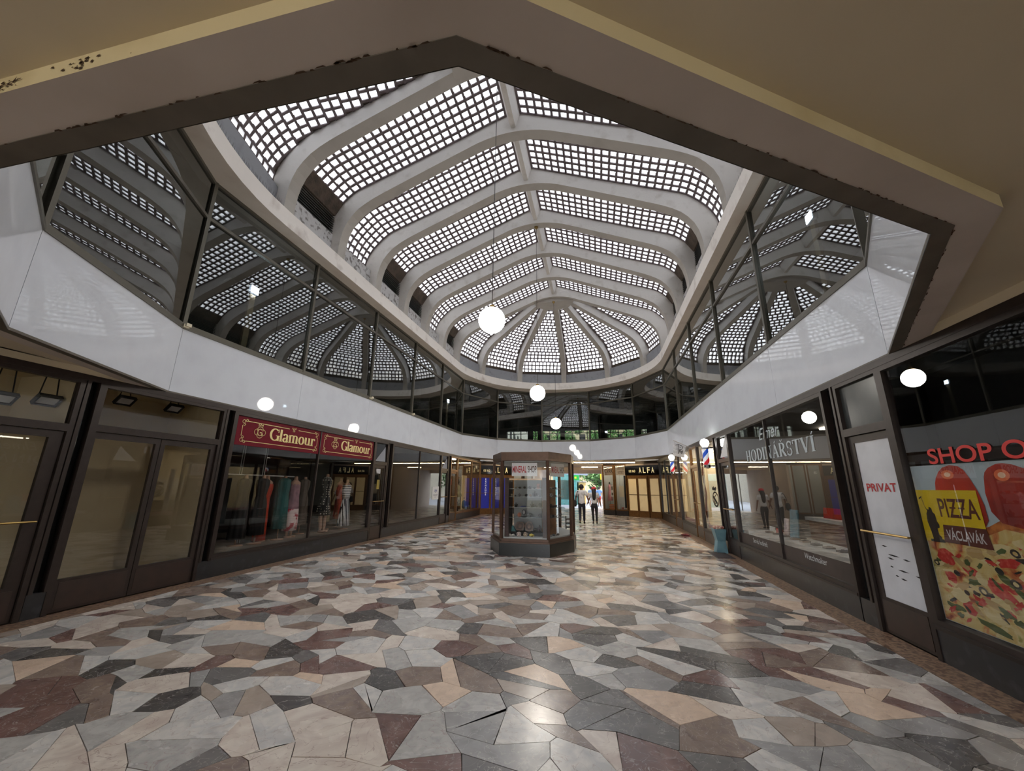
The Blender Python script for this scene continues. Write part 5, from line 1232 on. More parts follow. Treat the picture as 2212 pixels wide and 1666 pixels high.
# ------------------------------------------------------------------ street beyond the passage
b = MB(); b.box(-14, 14, 33, 90, -.1, -.005); O('floor_street', b, mat('street_paving', (168, 172, 184), .7, noise=(2, (150, 154, 166), .4, .7)), kind='structure', label='pale paved street beyond the passage', cat='street')
def leafy(name, x, y, h, r, lab, c, n=1400):
    o = root(name, (x, y, 0), lab, 'tree')
    b = MB(); b.tube([(x, y, 0), (x + .1, y, h * .4), (x, y, h * .75)], [.18, .14, .06], 8)
    for k in range(5): a = k * 1.3; b.tube([(x, y, h * .45), (x + r * .5 * math.cos(a), y + r * .5 * math.sin(a), h * .72)], [.07, .03], 6)
    O('trunk', b, mat_cache('bark', (84, 70, 58)), o)
    b = MB()
    cl = [(x + R.gauss(0, r * .5), y + R.gauss(0, r * .5), h * .72 + R.gauss(0, r * .42), R.uniform(.3, .6) * r) for _ in range(12)]
    for _ in range(n):
        q = R.choice(cl); v = Vector((R.gauss(0, 1), R.gauss(0, 1), R.gauss(0, 1))).normalized() * q[3] * R.uniform(.55, 1)
        p = Vector(q[:3]) + v; a = Vector((R.gauss(0, 1), R.gauss(0, 1), R.gauss(0, 1))).normalized() * .16; c_ = a.cross(v).normalized() * .09
        b.add([tuple(p - a), tuple(p + c_), tuple(p + a), tuple(p - c_)], [(0, 1, 2, 3)], R.choice((0, 0, 1)))
    O('foliage', b, [mat('leaf_%s' % name, c, .6), mat('leaf_light_%s' % name, tuple(min(255, int(v * 1.35)) for v in c), .6)], o, kind='stuff'); return o
for k, (x, y, h, r) in enumerate(((-.25, 47, 3.7, 1.7), (1.9, 43.5, 3.9, 1.9), (-4.2, 64, 5.2, 1.8), (1.6, 66, 6, 2.0))):
    leafy('street_tree', x, y, h, r, 'leafy green street tree seen through the passage, %s' % ('middle, low crown', 'right edge of the opening', 'left, farther', 'farthest, in the middle')[k], (74, 106, 58))
for k, (x, y) in enumerate(((-7.6, 54), (-3.3, 55), (1.0, 54), (5.3, 55))):
    leafy('street_tree', x, y, 11.2, 1.9, 'tall green street tree seen through the upper far windows, %s from the left' % ('first', 'second', 'third', 'fourth')[k], (86, 124, 66))
def house(x0, x1, y0, y1, h, c, lab):
    o = root('street_building', ((x0 + x1) / 2, (y0 + y1) / 2, 0), lab, 'building')
    b = MB(); b.box(x0, x1, y0, y1, 0, h); O('wall', b, mat_cache('render', c), o)
    for fz in range(1, int(h / 3.2)):
        for q in range(int((y1 - y0) / 2.4)):
            for xx, s_ in ((x1, 1), (x0, -1)):
                b = MB(); y = y0 + 1 + q * 2.4; b.box(xx - .02, xx + s_ * .03, y, y + 1.1, fz * 3.2 + .6, fz * 3.2 + 2.3); O('window', b, M['dark'], o)
        for q in range(int((x1 - x0) / 2.4)):
            b = MB(); x = x0 + 1 + q * 2.4; b.box(x, x + 1.1, y0 - .03, y0 + .02, fz * 3.2 + .6, fz * 3.2 + 2.3); O('window', b, M['dark'], o)
    b = MB(); b.box(x0 - .2, x1 + .2, y0 - .2, y1 + .2, h, h + .4); O('cornice', b, mat_cache('render', c), o)
house(-18, -11.2, 47, 79, 17, (206, 200, 190), 'unseen tall grey building added on the left to shade the street')  # unseen house added to shade the street
house(8.5, 20, 36, 79, 17, (214, 206, 190), 'unseen tall cream building added on the right to shade the street')  # also unseen, added to keep sky light off the paving
house(-14, 14, 80, 88, 13, (214, 196, 160), 'pale yellow building closing the far end of the street')
o = root('street_kiosk', (-1.5, 41.5, 0), 'yellow street kiosk beyond the passage', 'kiosk')
b = MB(); b.box(-2.0, -1.42, 40.6, 44, 0, 2.12); O('wall', b, mat_cache('yellow', (236, 200, 130)), o)
b = MB(); b.box(-1.42, -1.38, 41, 43.6, .8, 1.8); O('notice_panel', b, M['paper'], o)
b = MB(); b.box(-2.1, -1.3, 40.5, 44.1, 2.12, 2.2); O('roof', b, M['grey'], o)
o = root('street_sign', (-2.1, 39.4, 2.3), 'green hanging sign seen left in the passage opening', 'sign')
b = MB(); b.box(-2.36, -1.9, 39.3, 39.4, 2.3, 2.76); O('board', b, mat('sign_green', (30, 150, 60), .5, emit=((20, 160, 60), .2)), o)
b = MB(); b.box(-2.3, -2.12, 39.28, 39.3, 2.45, 2.62); O('yellow_mark', b, mat('sign_yellow', (236, 200, 40), .5), o)
b = MB(); b.tube([(-2.3, 39.499, 2.82), (-2.3, 39.35, 2.82), (-2.3, 39.35, 2.74)], .02, 6); O('arm', b, M['dark'], o)
o = root('street_sign', (.25, 40.5, 2.4), 'yellow sign seen at the right edge of the passage opening', 'sign')
b = MB(); b.box(.12, .62, 40.4, 40.46, 2.38, 2.92); O('board', b, mat('sign_yellow2', (214, 184, 40), .5), o)
b = MB(); b.tube([(.4, 40.46, 0), (.4, 40.46, 2.38)], .03, 6); O('pole', b, M['grey'], o)
o = root('shop_awning', (-2.6, 37, 2.85), 'pale blue awning at the top left of the passage opening', 'awning')
b = MB(); b.hexa([(-4.2, 35, 2.9), (-.9, 35, 2.72), (-1.1, 39, 2.72), (-4.2, 39, 2.9), (-4.2, 35, 2.95), (-.9, 35, 2.77), (-1.1, 39, 2.77), (-4.2, 39, 2.95)]); O('canvas', b, mat_cache('awning', (196, 212, 230)), o)
b = MB()
for y in (35.2, 38.8): b.tube([(-4.15, y, 0), (-4.15, y, 2.9)], .04, 6)
O('posts', b, M['mull'], o)
o = root('shop_facade', (-3.2, 40, 0), 'teal framed shopfront beyond the passage on the left', 'shopfront')
b = MB(); b.box(-4.4, -2.15, 39.5, 46, 0, 2.9); O('wall', b, mat_cache('teal', (96, 160, 160)), o)
b = MB(); b.box(-3.9, -2.4, 39.46, 39.5, .5, 2.3); O('pane', b, M['glass'], o)
ST = {'l': ((-.05, .02, .285), (-.05, -.02, .042)), 'r': ((.05, .02, .285), (.05, .03, .042))}
AR = {'l': ((-.145, 0, .65), (-.15, .03, .52)), 'r': ((.145, 0, .65), (.15, .03, .52))}
for k, (x, y, c, t, lb, sh_) in enumerate(((-.05, 37.5, (120, 160, 214), (190, 60, 60), 'stranger in a blue shirt and red shorts in the street', True), (.33, 38.5, (222, 220, 224), (60, 60, 80), 'stranger in a white shirt and dark shorts in the street', True),
        (-.72, 36.0, (150, 180, 214), (210, 210, 214), 'stranger in a light blue shirt left of the woman', True), (-.5, 43, (216, 90, 90), (80, 90, 120), 'stranger in a red shirt farther down the street', False), (-.95, 45, (230, 220, 210), (70, 70, 80), 'stranger in a pale shirt by the yellow street kiosk', False))):
    person((x, y, 0), 1.7, lb, mat_cache('top', c), mat_cache('bottom', t), AR, ST, 'short', detail=False, shorts=sh_, cap=(230, 230, 230) if k == 1 else None)

# ------------------------------------------------------------------ dress shop window: rail, mannequins and clothes
FX = XL - .75; FZ = .36
def mannequin(x, y, lab, dress, mats, z0, zt=1.9, w_=.17, legs=False, skin=True, arms=False, fold=.06, top=None, group=None):
    """headless torso with a garment; dress = [(radius factor, z)] from hem to neck"""
    o = root('dressed_mannequin', (x, y, FZ), lab, 'mannequin')
    mk = M['mann'] = M.get('mann') or mat('mannequin_skin', (170, 134, 110), .5)
    b = MB(); c = (x, y, 0)
    b.lathe([(.05, zt - .16), (.05, zt - .10), (.042, zt - .06), (.036, zt - .02), (.02, zt - .015)], c, 10)
    b.lathe([(.09, zt - .32), (.155, zt - .24), (.15, zt - .17), (.07, zt - .12), (.04, zt - .10)], c, 14, .62, 1.0)
    if legs:
        for s_ in (-1, 1): b.tube([(x, y + s_ * .07, FZ + .03), (x, y + s_ * .075, FZ + .1), (x - .01, y + s_ * .085, FZ + .32), (x, y + s_ * .08, FZ + .52), (x, y + s_ * .085, FZ + .75)], [.03, .032, .05, .046, .065], 8); b.box(x - .05, x + .13, y + s_ * .07 - .035, y + s_ * .07 + .035, FZ, FZ + .04)
    else: b.tube([(x, y, FZ), (x, y, zt - .3)], .014, 6); b.lathe([(.15, 0), (.15, .015), (.02, .025)], (x, y, FZ), 14)
    if arms:
        for s_ in (-1, 1): b.tube([(x, y + s_ * .16, zt - .20), (x + .02, y + s_ * .20, zt - .42), (x + .06, y + s_ * .19, zt - .64)], [.045, .036, .026], 7)
    O('body_form', b, mk, o, smooth=True)
    b = MB(); b.lathe([(r, z) for r, z in dress], c, 40, .66, 1.0, fold, 9); O('dress', b, mats, o, smooth=True)
    if top: b = MB(); b.lathe([(r, z) for r, z in top[0]], c, 30, .68, 1.02, .0, 7); O('top', b, top[1], o, smooth=True)
    return o
def stripes(name, c1, c2, sc, axis):
    m = bpy.data.materials.new(name); m.use_nodes = True; nt = m.node_tree; p = nt.nodes['Principled BSDF']; p.inputs['Roughness'].default_value = .8
    tc = nt.nodes.new('ShaderNodeTexCoord'); wv = nt.nodes.new('ShaderNodeTexWave'); wv.inputs['Scale'].default_value = sc; wv.bands_direction = axis; wv.inputs['Distortion'].default_value = .3
    r = nt.nodes.new('ShaderNodeValToRGB'); r.color_ramp.interpolation = 'CONSTANT'; r.color_ramp.elements[0].color = (*lin(c1), 1); r.color_ramp.elements[1].position = .5; r.color_ramp.elements[1].color = (*lin(c2), 1)
    nt.links.new(tc.outputs['Object'], wv.inputs['Vector']); nt.links.new(wv.outputs['Fac'], r.inputs[0]); nt.links.new(r.outputs[0], p.inputs['Base Color']); return m
def dots(name, c1, c2, sc, th):
    m = bpy.data.materials.new(name); m.use_nodes = True; nt = m.node_tree; p = nt.nodes['Principled BSDF']; p.inputs['Roughness'].default_value = .8
    tc = nt.nodes.new('ShaderNodeTexCoord'); v = nt.nodes.new('ShaderNodeTexVoronoi'); v.inputs['Scale'].default_value = sc; v.inputs['Randomness'].default_value = .25
    r = nt.nodes.new('ShaderNodeValToRGB'); r.color_ramp.interpolation = 'CONSTANT'; r.color_ramp.elements[0].color = (*lin(c2), 1); r.color_ramp.elements[1].position = th; r.color_ramp.elements[1].color = (*lin(c1), 1)
    nt.links.new(tc.outputs['Object'], v.inputs['Vector']); nt.links.new(v.outputs['Distance'], r.inputs[0]); nt.links.new(r.outputs[0], p.inputs['Base Color']); return m
def gown(z0, zt, wh, ww=.12): return [(wh, z0), (wh * .92, z0 + (zt - z0) * .25), (wh * .82, z0 + (zt - z0) * .5), (ww, zt - .52), (ww * 1.12, zt - .42), (.165, zt - .27), (.16, zt - .17), (.09, zt - .12)]
mannequin(FX, 7.72, 'mannequin in a long black gown, leftmost in the dress shop window', gown(.5, 1.92, .20), mat_cache('black_gown', (10, 10, 12)), .5)
mannequin(FX + .1, 8.12, 'mannequin in a black dress with a small white brooch, second from the left', gown(.55, 1.93, .20), mat_cache('black_gown2', (14, 14, 16)), .5)
mannequin(FX - .12, 8.47, 'mannequin in a long orange-red gown behind the black dresses', gown(.38, 1.84, .16), mat_cache('orange', (196, 62, 34)), .4, fold=.1)
mannequin(FX + .06, 8.84, 'mannequin in a teal dress beside the orange gown', gown(.62, 1.95, .20, .14), mat_cache('teal_dress', (16, 84, 82)), .5)
fl_m = mat('floral_fabric', (164, 120, 124), .8, noise=(7, (226, 206, 200), .5, .56)); nt = fl_m.node_tree
mannequin(FX, 9.28, 'mannequin in a mauve dress with a pale red-flowered hem', [(.21, .53), (.20, .75), (.19, .95), (.175, 1.15), (.15, 1.4), (.155, 1.6), (.15, 1.68), (.11, 1.70)], mat_cache('mauve', (150, 112, 120)), .5, legs=True,
          top=([(.215, .53), (.205, .75), (.196, .95), (.188, 1.06)], mat('red_floral', (222, 200, 196), .8, noise=(6, (168, 40, 56), .52, .6))))
mannequin(FX - .3, 10.0, 'mannequin in a dark brown coat near the window bar', gown(.6, 1.94, .20), mat_cache('brown_coat', (88, 76, 66)), .5)
mannequin(FX, 10.55, 'mannequin in a black polka dot dress with a white collar', [(.24, .82), (.225, .98), (.2, 1.15), (.15, 1.32), (.115, 1.45), (.135, 1.6), (.165, 1.72), (.15, 1.85), (.08, 1.9)], dots('polka_dots', (20, 20, 22), (222, 216, 200), 15, .26), .8, zt=2.0, legs=True, fold=.05,
          top=([(.155, 1.80), (.13, 1.86), (.09, 1.89), (.06, 1.905)], mat_cache('collar', (214, 212, 206))))
mannequin(FX - .3, 11.0, 'mannequin in a beige ruffled dress next to the polka dots', gown(.6, 1.98, .19), mat_cache('beige_dress', (176, 160, 128)), .6, legs=True, fold=.1)
mannequin(FX + .05, 11.47, 'mannequin in a striped top and vertically striped skirt', [(.23, .45), (.2, .7), (.17, .95), (.13, 1.2), (.12, 1.28)], stripes('skirt_stripes', (22, 24, 40), (226, 226, 226), 5.5, 'Y'), .45, zt=1.86, fold=.08,
          top=([(.135, 1.26), (.15, 1.4), (.165, 1.55), (.16, 1.66), (.09, 1.71)], stripes('top_stripes', (30, 32, 48), (226, 226, 222), 6, 'Z')))
mannequin(FX - .45, 11.85, 'mannequin in a coral red dress, rightmost in the dress shop window', gown(.62, 1.76, .17), mat_cache('coral', (214, 92, 66)), .6)
o = root('clothes_rail', (FX - .1, 8.6, FZ), 'chrome clothes rail on double hangers behind the dresses', 'rail')
b = MB()
b.tube([(FX - .3, 7.2, 1.89), (FX - .3, 9.55, 1.88)], .016, 8)
for y in (7.84, 8.5):
    for q in (-.03, .03): b.tube([(FX - .3, y + q, 1.9), (FX - .3, y + q, 2.6)], .008, 6)
    for q in (-.03, .03): b.tube([(FX - .3, y + q - .4, FZ), (FX - .3, y + q - .4, 1.0)], .008, 6)
O('bars', b, mat('steel_bar', (196, 198, 200), .35), o)
# clothes shop, far left
o = root('dressed_mannequin', (XL - .5, 21.2, .32), 'dark mannequin in a pale yellow jacket and light patterned trousers, far left', 'mannequin')
c = (XL - .5, 21.2, 0)
b = MB(); b.ball((XL - .5, 21.2, 1.92), .11, 12, 8, 1.2); b.tube([(XL - .5, 21.2, 1.7), (XL - .5, 21.2, 1.85)], .05, 8)
for s_ in (-1, 1): b.tube([(XL - .5, 21.2 + s_ * .1, .34), (XL - .5, 21.2 + s_ * .1, .8)], [.035, .055], 8)
O('body_form', b, mat('dark_mannequin', (60, 44, 36), .5), o, smooth=True)
b = MB(); b.lathe([(.2, 1.08), (.19, 1.3), (.2, 1.5), (.2, 1.64), (.08, 1.74)], c, 18, .7, 1.05)
for s_ in (-1, 1): b.tube([(XL - .5, 21.2 + s_ * .2, 1.62), (XL - .46, 21.2 + s_ * .27, 1.35), (XL - .36, 21.2 + s_ * .22, 1.12)], [.07, .06, .05], 8)
O('jacket', b, mat_cache('jacket', (196, 184, 130)), o, smooth=True)
b = MB()
for s_ in (-1, 1): b.tube([(XL - .5, 21.2 + s_ * .1, 1.12), (XL - .5, 21.2 + s_ * .11, .9), (XL - .5, 21.2 + s_ * .12, .62)], [.1, .11, .12], 10)
O('trousers', b, mat('pale_pattern_fabric', (214, 214, 196), .8, noise=(10, (130, 150, 160), .5, .6)), o, smooth=True)
for k, (y, z, c_, lb) in enumerate(((22.2, .95, (90, 120, 140), 'blue grey backpack on the clothes shop window floor, left'), (22.7, .9, (50, 60, 64), 'dark backpack with a teal pocket in the clothes shop window, middle'), (23.2, .85, (34, 36, 44), 'black backpack with pale trim in the clothes shop window, right'))):
    o = root('backpack', (XL - .45, y, .31), lb, 'bag', local=True)
    put('bag_body', skin_mesh('bag', [(0, 0, .08), (0, 0, .3), (0, 0, z - .36)], [(0, 1), (1, 2)], [(.12, .17), (.13, .18), (.09, .13)], [mat_cache('pack', c_)]), o)
    b = MB(); b.box(.1, .15, -.1, .1, .08, .28); O('pocket', b, mat_cache('pocket', tuple(min(255, v + 50) for v in c_)), o)
    b = MB(); b.tube([(0, -.05, z - .28), (0, 0, z - .22), (0, .05, z - .28)], .012, 6); O('grab_loop', b, M['dark'], o)
b = MB(TL); b.box(22.75, 23.6, .8, .83, .33, 2.28); O('cream_board', b, M['creamp'], None, label='tall cream panel inside the far left clothes shop window', cat='panel')
b = MB(TL); b.box(19.0, 19.3, .16, .17, 1.72, 2.02); O('red_notice', b, M['red'], None, label='small red notice in the bronze clothes shop door', cat='notice')
b = MB(TL); b.box(20.0, 22.6, .8, .85, 2.2, 2.6); O('banner', b, M['grey'], None, label='grey banner hanging in the far left clothes shop', cat='banner')
for T, y0, y1, s in ((TL, 18.9, 23.8, 'far left clothes shop'), ):
    for k in range(2):
        b = MB(T); b.box(20 + k * 2, 21 + k * 2, 1.2, 1.5, 3.2, 3.235); O('ceiling_light', b, M['panelon'], None, label='lit ceiling panel in the %s, %s' % (s, ('nearer', 'farther')[k]), cat='lamp')

# ------------------------------------------------------------------ watchmaker
M['oak'] = mat('counter_wood', (120, 84, 60), .5, noise=(4, (96, 66, 46), .4, .7)); M['lacq'] = mat('white_lacquer', (196, 198, 194), .35)
o = root('window_deck', TR(8.8, .4, 0), 'white display deck just inside the watchmaker window', 'display deck'); b = MB(TR); b.box(6.9, 11.0, .12, .7, .02, .70); O('plinth', b, M['lacq'], o); b = MB(TR); b.box(6.88, 11.02, .11, .72, .70, .72); O('deck_top', b, M['lacq'], o)
o = root('display_counter', TR(8.8, .9, 0), 'long white and wood watch counter behind the watchmaker window', 'counter')
b = MB(TR); b.box(7.0, 10.9, 1.4, 1.9, .02, .98); O('counter_body', b, M['oak'], o)
b = MB(TR); b.box(6.95, 10.95, 1.35, 1.95, .98, 1.05); O('counter_top', b, M['lacq'], o)
def stand(x, y, z, w_, h, c, lb, nm='display_card', t=.02):
    o = root(nm, TR(x, y, z), lb, 'display')
    b = MB(TR); b.hexa([(x - w_ / 2, y, z), (x + w_ / 2, y, z), (x + w_ / 2, y + t, z), (x - w_ / 2, y + t, z), (x - w_ / 2, y + h * .12, z + h), (x + w_ / 2, y + h * .12, z + h), (x + w_ / 2, y + h * .12 + t, z + h), (x - w_ / 2, y + h * .12 + t, z + h)]); O('card', b, mat_cache('card', c), o)
    b = MB(TR); b.hexa([(x - .02, y + t, z), (x + .02, y + t, z), (x + .02, y + h * .35 + t, z), (x - .02, y + h * .35 + t, z), (x - .02, y + h * .1, z + h * .8), (x + .02, y + h * .1, z + h * .8), (x + .02, y + h * .14, z + h * .8), (x - .02, y + h * .14, z + h * .8)]); O('prop', b, M['dark'], o)
    return o
stand(9.3, .4, .72, .34, .55, (70, 130, 150), 'blue-green picture on a pale stand in the watchmaker window', 'picture_stand')
stand(10.3, 1.6, 1.05, .7, .22, (196, 40, 30), 'red box sign on the watchmaker counter')
stand(9.25, 1.45, 1.05, .14, .42, (206, 62, 36), 'orange-red upright case on the watchmaker counter', 'display_case')
stand(9.9, .5, .72, .2, .34, (226, 214, 214), 'white price card in the watchmaker window, larger one')
stand(9.62, .55, .72, .16, .32, (206, 206, 206), 'white price card in the watchmaker window, narrower one')
stand(10.5, .45, .72, .26, .12, (220, 222, 218), 'small white watch pad on the window deck, left')
stand(10.0, .4, .72, .3, .12, (198, 60, 50), 'small red watch pad on the window deck, middle')
for k in range(9):
    y = 7.15 + k * .4; o = root('wrist_watch', TR(y, .35, .72), 'wrist watch on a grey pad in the window, %s from the right' % (ordn + ['ninth'])[k], 'watch', 'watches on the window deck')
    b = MB(TR); b.box(y - .06, y + .06, .28, .42, .72, .75); O('pad', b, mat_cache('pad', (120, 116, 112)), o)
    b = MB(); p = TR(y, .35, .75); b.lathe([(.022, 0), (.024, .01), (.02, .014)], p, 12); O('case', b, M['chrome'], o)
    b = MB(TR); b.box(y - .01, y + .01, .29, .41, .75, .756); O('strap', b, M['dark'], o)
b = MB(TR); b.box(8.6, 8.84, .5, .7, 1.05, 1.42)
o = root('clock', TR(8.72, 1.5, 1.05), 'silver cat-shaped clock at the right end of the counter', 'clock'); b = MB(); b.ball(TR(8.72, 1.5, 1.17), .11, 14, 10, 1.1); O('body_form', b, M['chrome'], o, smooth=True); b = MB(); b.ball(TR(8.72, 1.5, 1.35), .075, 12, 8); O('head', b, M['chrome'], o, smooth=True)
o = root('shop_sign', TR(10.0, 3.6, 2.2), 'dim wide shop sign on the rear wall of the watchmaker shop', 'sign')
b = MB(TR); b.box(8.9, 11.9, 3.68, 3.74, 1.95, 2.5); O('board', b, mat_cache('sign_dark', (38, 38, 58)), o)
text('letters', 'CASIO', TR, 11.6, 9.2, 2.1, 2.36, mat('dim_letters', (110, 120, 170), .5), o, d=3.67)
b = MB(TR); b.box(7.5, 11.5, 3.3, 3.7, .02, 1.9); o = root('cabinet', TR(9.5, 3.5, 0), 'dark watch cabinet along the rear wall', 'cabinet'); O('body', b, M['dark'], o)
b = MB(TR)
for q in range(6): b.box(7.6 + q * .65, 8.15 + q * .65, 3.28, 3.3, .9, 1.85)
O('glass_doors', b, M['kglass'], o)
for k, y in enumerate((9.3, 10.9)):
    b = MB(TR); b.box(y, y + .9, 2.4, 2.7, 3.19, 3.235); O('ceiling_light', b, mat('watch_panel', (255, 250, 240), .4, emit=((255, 244, 224), 18)), None, label='lit ceiling panel in the watchmaker shop, %s' % ('nearer', 'farther')[k], cat='lamp')
for y0, s in ((11.28, 'right'), ):
    b = MB(TR); b.quad((12.14, .012, 2.5), (11.36, .012, 2.5), (11.5, .012, 3.03)); O('paper_triangle', b, M['paper'], None, label='white triangle of paper in the transom left of the watchmaker window', cat='paper')
for y0, y1, s in ((11.8, 12.46, 'dress shop'), (17.5, 18.22, 'grey shop')):
    b = MB(TL); b.quad((y0 + .02, .012, 2.45), (y1, .012, 2.45), (y1 - .06, .012, 2.95)); O('paper_triangle', b, M['grey'], None, label='grey triangle of sheeting in the transom of the %s door' % s, cat='paper')
b = MB(TL); b.box(11.95, 12.2, .012, .018, 2.05, 2.2); O('door_notice', b, M['peel'], None, label='small worn notice at the top of the dress shop door', cat='notice')
b = MB(TL); b.box(12.05, 12.2, .012, .018, 1.55, 1.85); O('door_sticker', b, mat_cache('sticker', (160, 140, 60)), None, label='yellowish sticker on the dress shop door glass', cat='sticker')

# ------------------------------------------------------------------ barber shop
for k, (y, z0, z1, s) in enumerate(((12.62, 2.28, 2.95, 'nearer'), (18.25, 2.28, 2.92, 'farther'))):
    x = XR - .24; o = root('barber_pole', (x, y, z0), 'red, white and blue barber pole with a glowing globe, %s one' % s, 'barber pole')
    m = bpy.data.materials.new('barber_stripes'); m.use_nodes = True; nt = m.node_tree; p = nt.nodes['Principled BSDF']; p.inputs['Roughness'].default_value = .2
    tc = nt.nodes.new('ShaderNodeTexCoord'); sp = nt.nodes.new('ShaderNodeSeparateXYZ'); at = nt.nodes.new('ShaderNodeMath'); at.operation = 'ARCTAN2'
    ad = nt.nodes.new('ShaderNodeMath'); ad.operation = 'MULTIPLY_ADD'; ad.inputs[1].default_value = 1 / (2 * PI); mz = nt.nodes.new('ShaderNodeMath'); mz.operation = 'MULTIPLY'; mz.inputs[1].default_value = -1.75
    fr = nt.nodes.new('ShaderNodeMath'); fr.operation = 'FRACT'; r = nt.nodes.new('ShaderNodeValToRGB'); r.color_ramp.interpolation = 'CONSTANT'
    e0 = r.color_ramp.elements; e0[0].color = (*lin((40, 84, 190)), 1); e0[1].position = .25; e0[1].color = (*lin((236, 240, 246)), 1)
    q = e0.new(.5); q.color = (*lin((206, 36, 50)), 1); q = e0.new(.75); q.color = (*lin((236, 240, 246)), 1)
    nt.links.new(tc.outputs['Object'], sp.inputs[0]); nt.links.new(sp.outputs['Y'], at.inputs[0]); nt.links.new(sp.outputs['X'], at.inputs[1]); nt.links.new(sp.outputs['Z'], mz.inputs[0])
    nt.links.new(at.outputs[0], ad.inputs[0]); nt.links.new(mz.outputs[0], ad.inputs[2]); nt.links.new(ad.outputs[0], fr.inputs[0]); nt.links.new(fr.outputs[0], r.inputs[0]); nt.links.new(r.outputs[0], p.inputs['Base Color'])
    p.inputs['Emission Strength'].default_value = .35; nt.links.new(r.outputs[0], p.inputs['Emission Color'])
    b = MB(); b.lathe([(.085, 0), (.085, z1 - z0 - .22)], (0, 0, 0), 20); cy = O('striped_cylinder', b, m, o, smooth=False); cy.matrix_parent_inverse = Matrix(); cy.location = (0, 0, .06)
    b = MB(); b.lathe([(.05, -.05), (.1, -.02), (.1, .05), (.088, .06)], (x, y, z0), 18); b.lathe([(.088, 0), (.1, .01), (.1, .05), (.06, .07)], (x, y, z1 - .16), 18); b.box(x, XR - .02, y - .03, y + .03, z0 + .0, z0 + .04); b.box(x, XR - .02, y - .03, y + .03, z1 - .14, z1 - .1); O('metal_caps', b, M['chrome'], o, smooth=False)
    b = MB(); b.ball((x, y, z1 + .02), .125, 18, 12); O('globe', b, M['lamp'], o, smooth=True)
o = root('hanging_flag', (2.9, 15.24, 3.04), 'pale grey flag with a dark monogram on a slanted stick', 'flag')
b = MB(); b.tube([(XR - .03, 15.24, 3.05), (2.70, 15.22, 3.34)], .012, 6); O('stick', b, M['band'], o)
b = MB(); q = [(2.72, 15.23, 3.30), (3.10, 15.24, 3.12), (3.02, 15.24, 2.72), (2.63, 15.24, 2.80)]
b.add([(x, y - .006, z) for x, y, z in q] + [(x, y + .006, z) for x, y, z in q], [(0, 1, 2, 3), (7, 6, 5, 4), (0, 4, 5, 1), (1, 5, 6, 2), (2, 6, 7, 3), (3, 7, 4, 0)]); O('cloth', b, mat_cache('flag', (232, 233, 238)), o)
Tf = lambda u, d, z: (u, 15.222 + d, z); b = MB(Tf)
line(b, [(2.76, 3.17), (2.86, 3.20), (2.97, 3.14)], .016, 0); line(b, [(2.87, 3.19), (2.845, 2.88)], .016, 0); line(b, [(2.97, 3.14), (2.99, 3.08), (2.96, 3.02), (2.86, 3.0), (2.96, 2.93)], .016, 0); line(b, [(2.82, 2.87), (2.90, 2.99), (2.93, 2.86)], .014, 0); line(b, [(2.84, 2.92), (2.93, 2.93)], .012, 0); line(b, [(2.93, 2.86), (2.97, 2.98), (2.985, 2.85)], .014, 0); line(b, [(2.89, 3.08), (2.93, 3.08)], .012, 0)
O('monogram', b, M['dark'], o)
M['cs'] = stripes('candy_stripes', (196, 54, 54), (236, 236, 236), 9, 'Y')
for k, (y0, y1, s) in enumerate(((12.7, 14.6, 'nearer'), (16.0, 18.2, 'farther'))):
    b = MB(TR); b.box(y0, y1, .1, .112, .42, .54)
    o = O('striped_bunting', b, M['cs'], None, label='red and white striped strip along the foot of the %s barber window' % s, cat='bunting')
    b = MB(TR)
    b.box(y0, y1, .1, .5, .38, .42); O('window_deck', b, M['lacq'], o)
def twist(x, y, lb, c1):
    o = root('striped_garland', (x, y, .4), lb, 'garland')
    for ph, m in ((0, mat_cache('garland', c1)), (PI, mat_cache('garland', (226, 222, 214)))):
        b = MB(); b.tube([(x + .028 * math.cos(ph + t * 14), y + .028 * math.sin(ph + t * 14), .42 + 2.55 * t) for t in np.linspace(0, 1, 60)], .026, 5); O('strand', b, m, o, smooth=True)
twist(XR + .1, 14.60, 'red and white twisted garland beside the bronze barber door, nearer the camera', (120, 44, 36)); twist(XR + .1, 18.18, 'brown and white twisted garland at the far side of the barber window', (110, 70, 40))
o = root('striped_column', (XR + .45, 13.95, .42), 'white ringed column in the nearer barber window', 'column')
b = MB(); b.lathe([(.095, 0), (.095, 1.85)], (XR + .45, 13.95, .42), 18); O('shaft', b, M['lacq'], o, smooth=False)
b = MB()
for q in range(26): b.lathe([(.1, 0), (.1, .016)], (XR + .45, 13.95, .45 + q * .07), 18)
O('rings', b, M['grey'], o)
o = root('wall_emblem', TR(13.3, .2, 1.4), 'dark round emblem with a crown on the nearer barber window', 'emblem')
Te = TR; b = MB(Te); line(b, [(13.1 + .3 * math.cos(t), 1.36 + .2 * math.sin(t)) for t in np.linspace(0, 2 * PI, 28)], .045, .014); line(b, [(13.32, 1.42), (13.1, 1.30), (12.98, 1.24)], .09, .014); line(b, [(13.28, 1.3), (13.2, 1.22)], .07, .014); line(b, [(12.98, 1.5), (13.2, 1.42)], .03, .014)
b.quad((13.36, .014, 1.62), (13.36, .014, 1.74), (13.26, .014, 1.68), (13.18, .014, 1.74)); b.quad((13.36, .014, 1.62), (13.18, .014, 1.74), (13.08, .014, 1.66), (12.96, .014, 1.72)); b.quad((13.36, .014, 1.62), (12.96, .014, 1.72), (12.92, .014, 1.66), (13.0, .014, 1.60))
O('emblem_print', b, M['dark'], o)
o = root('sofa', TR(16.2, 2.0, 0), 'low black sofa at the back of the barber shop', 'sofa')
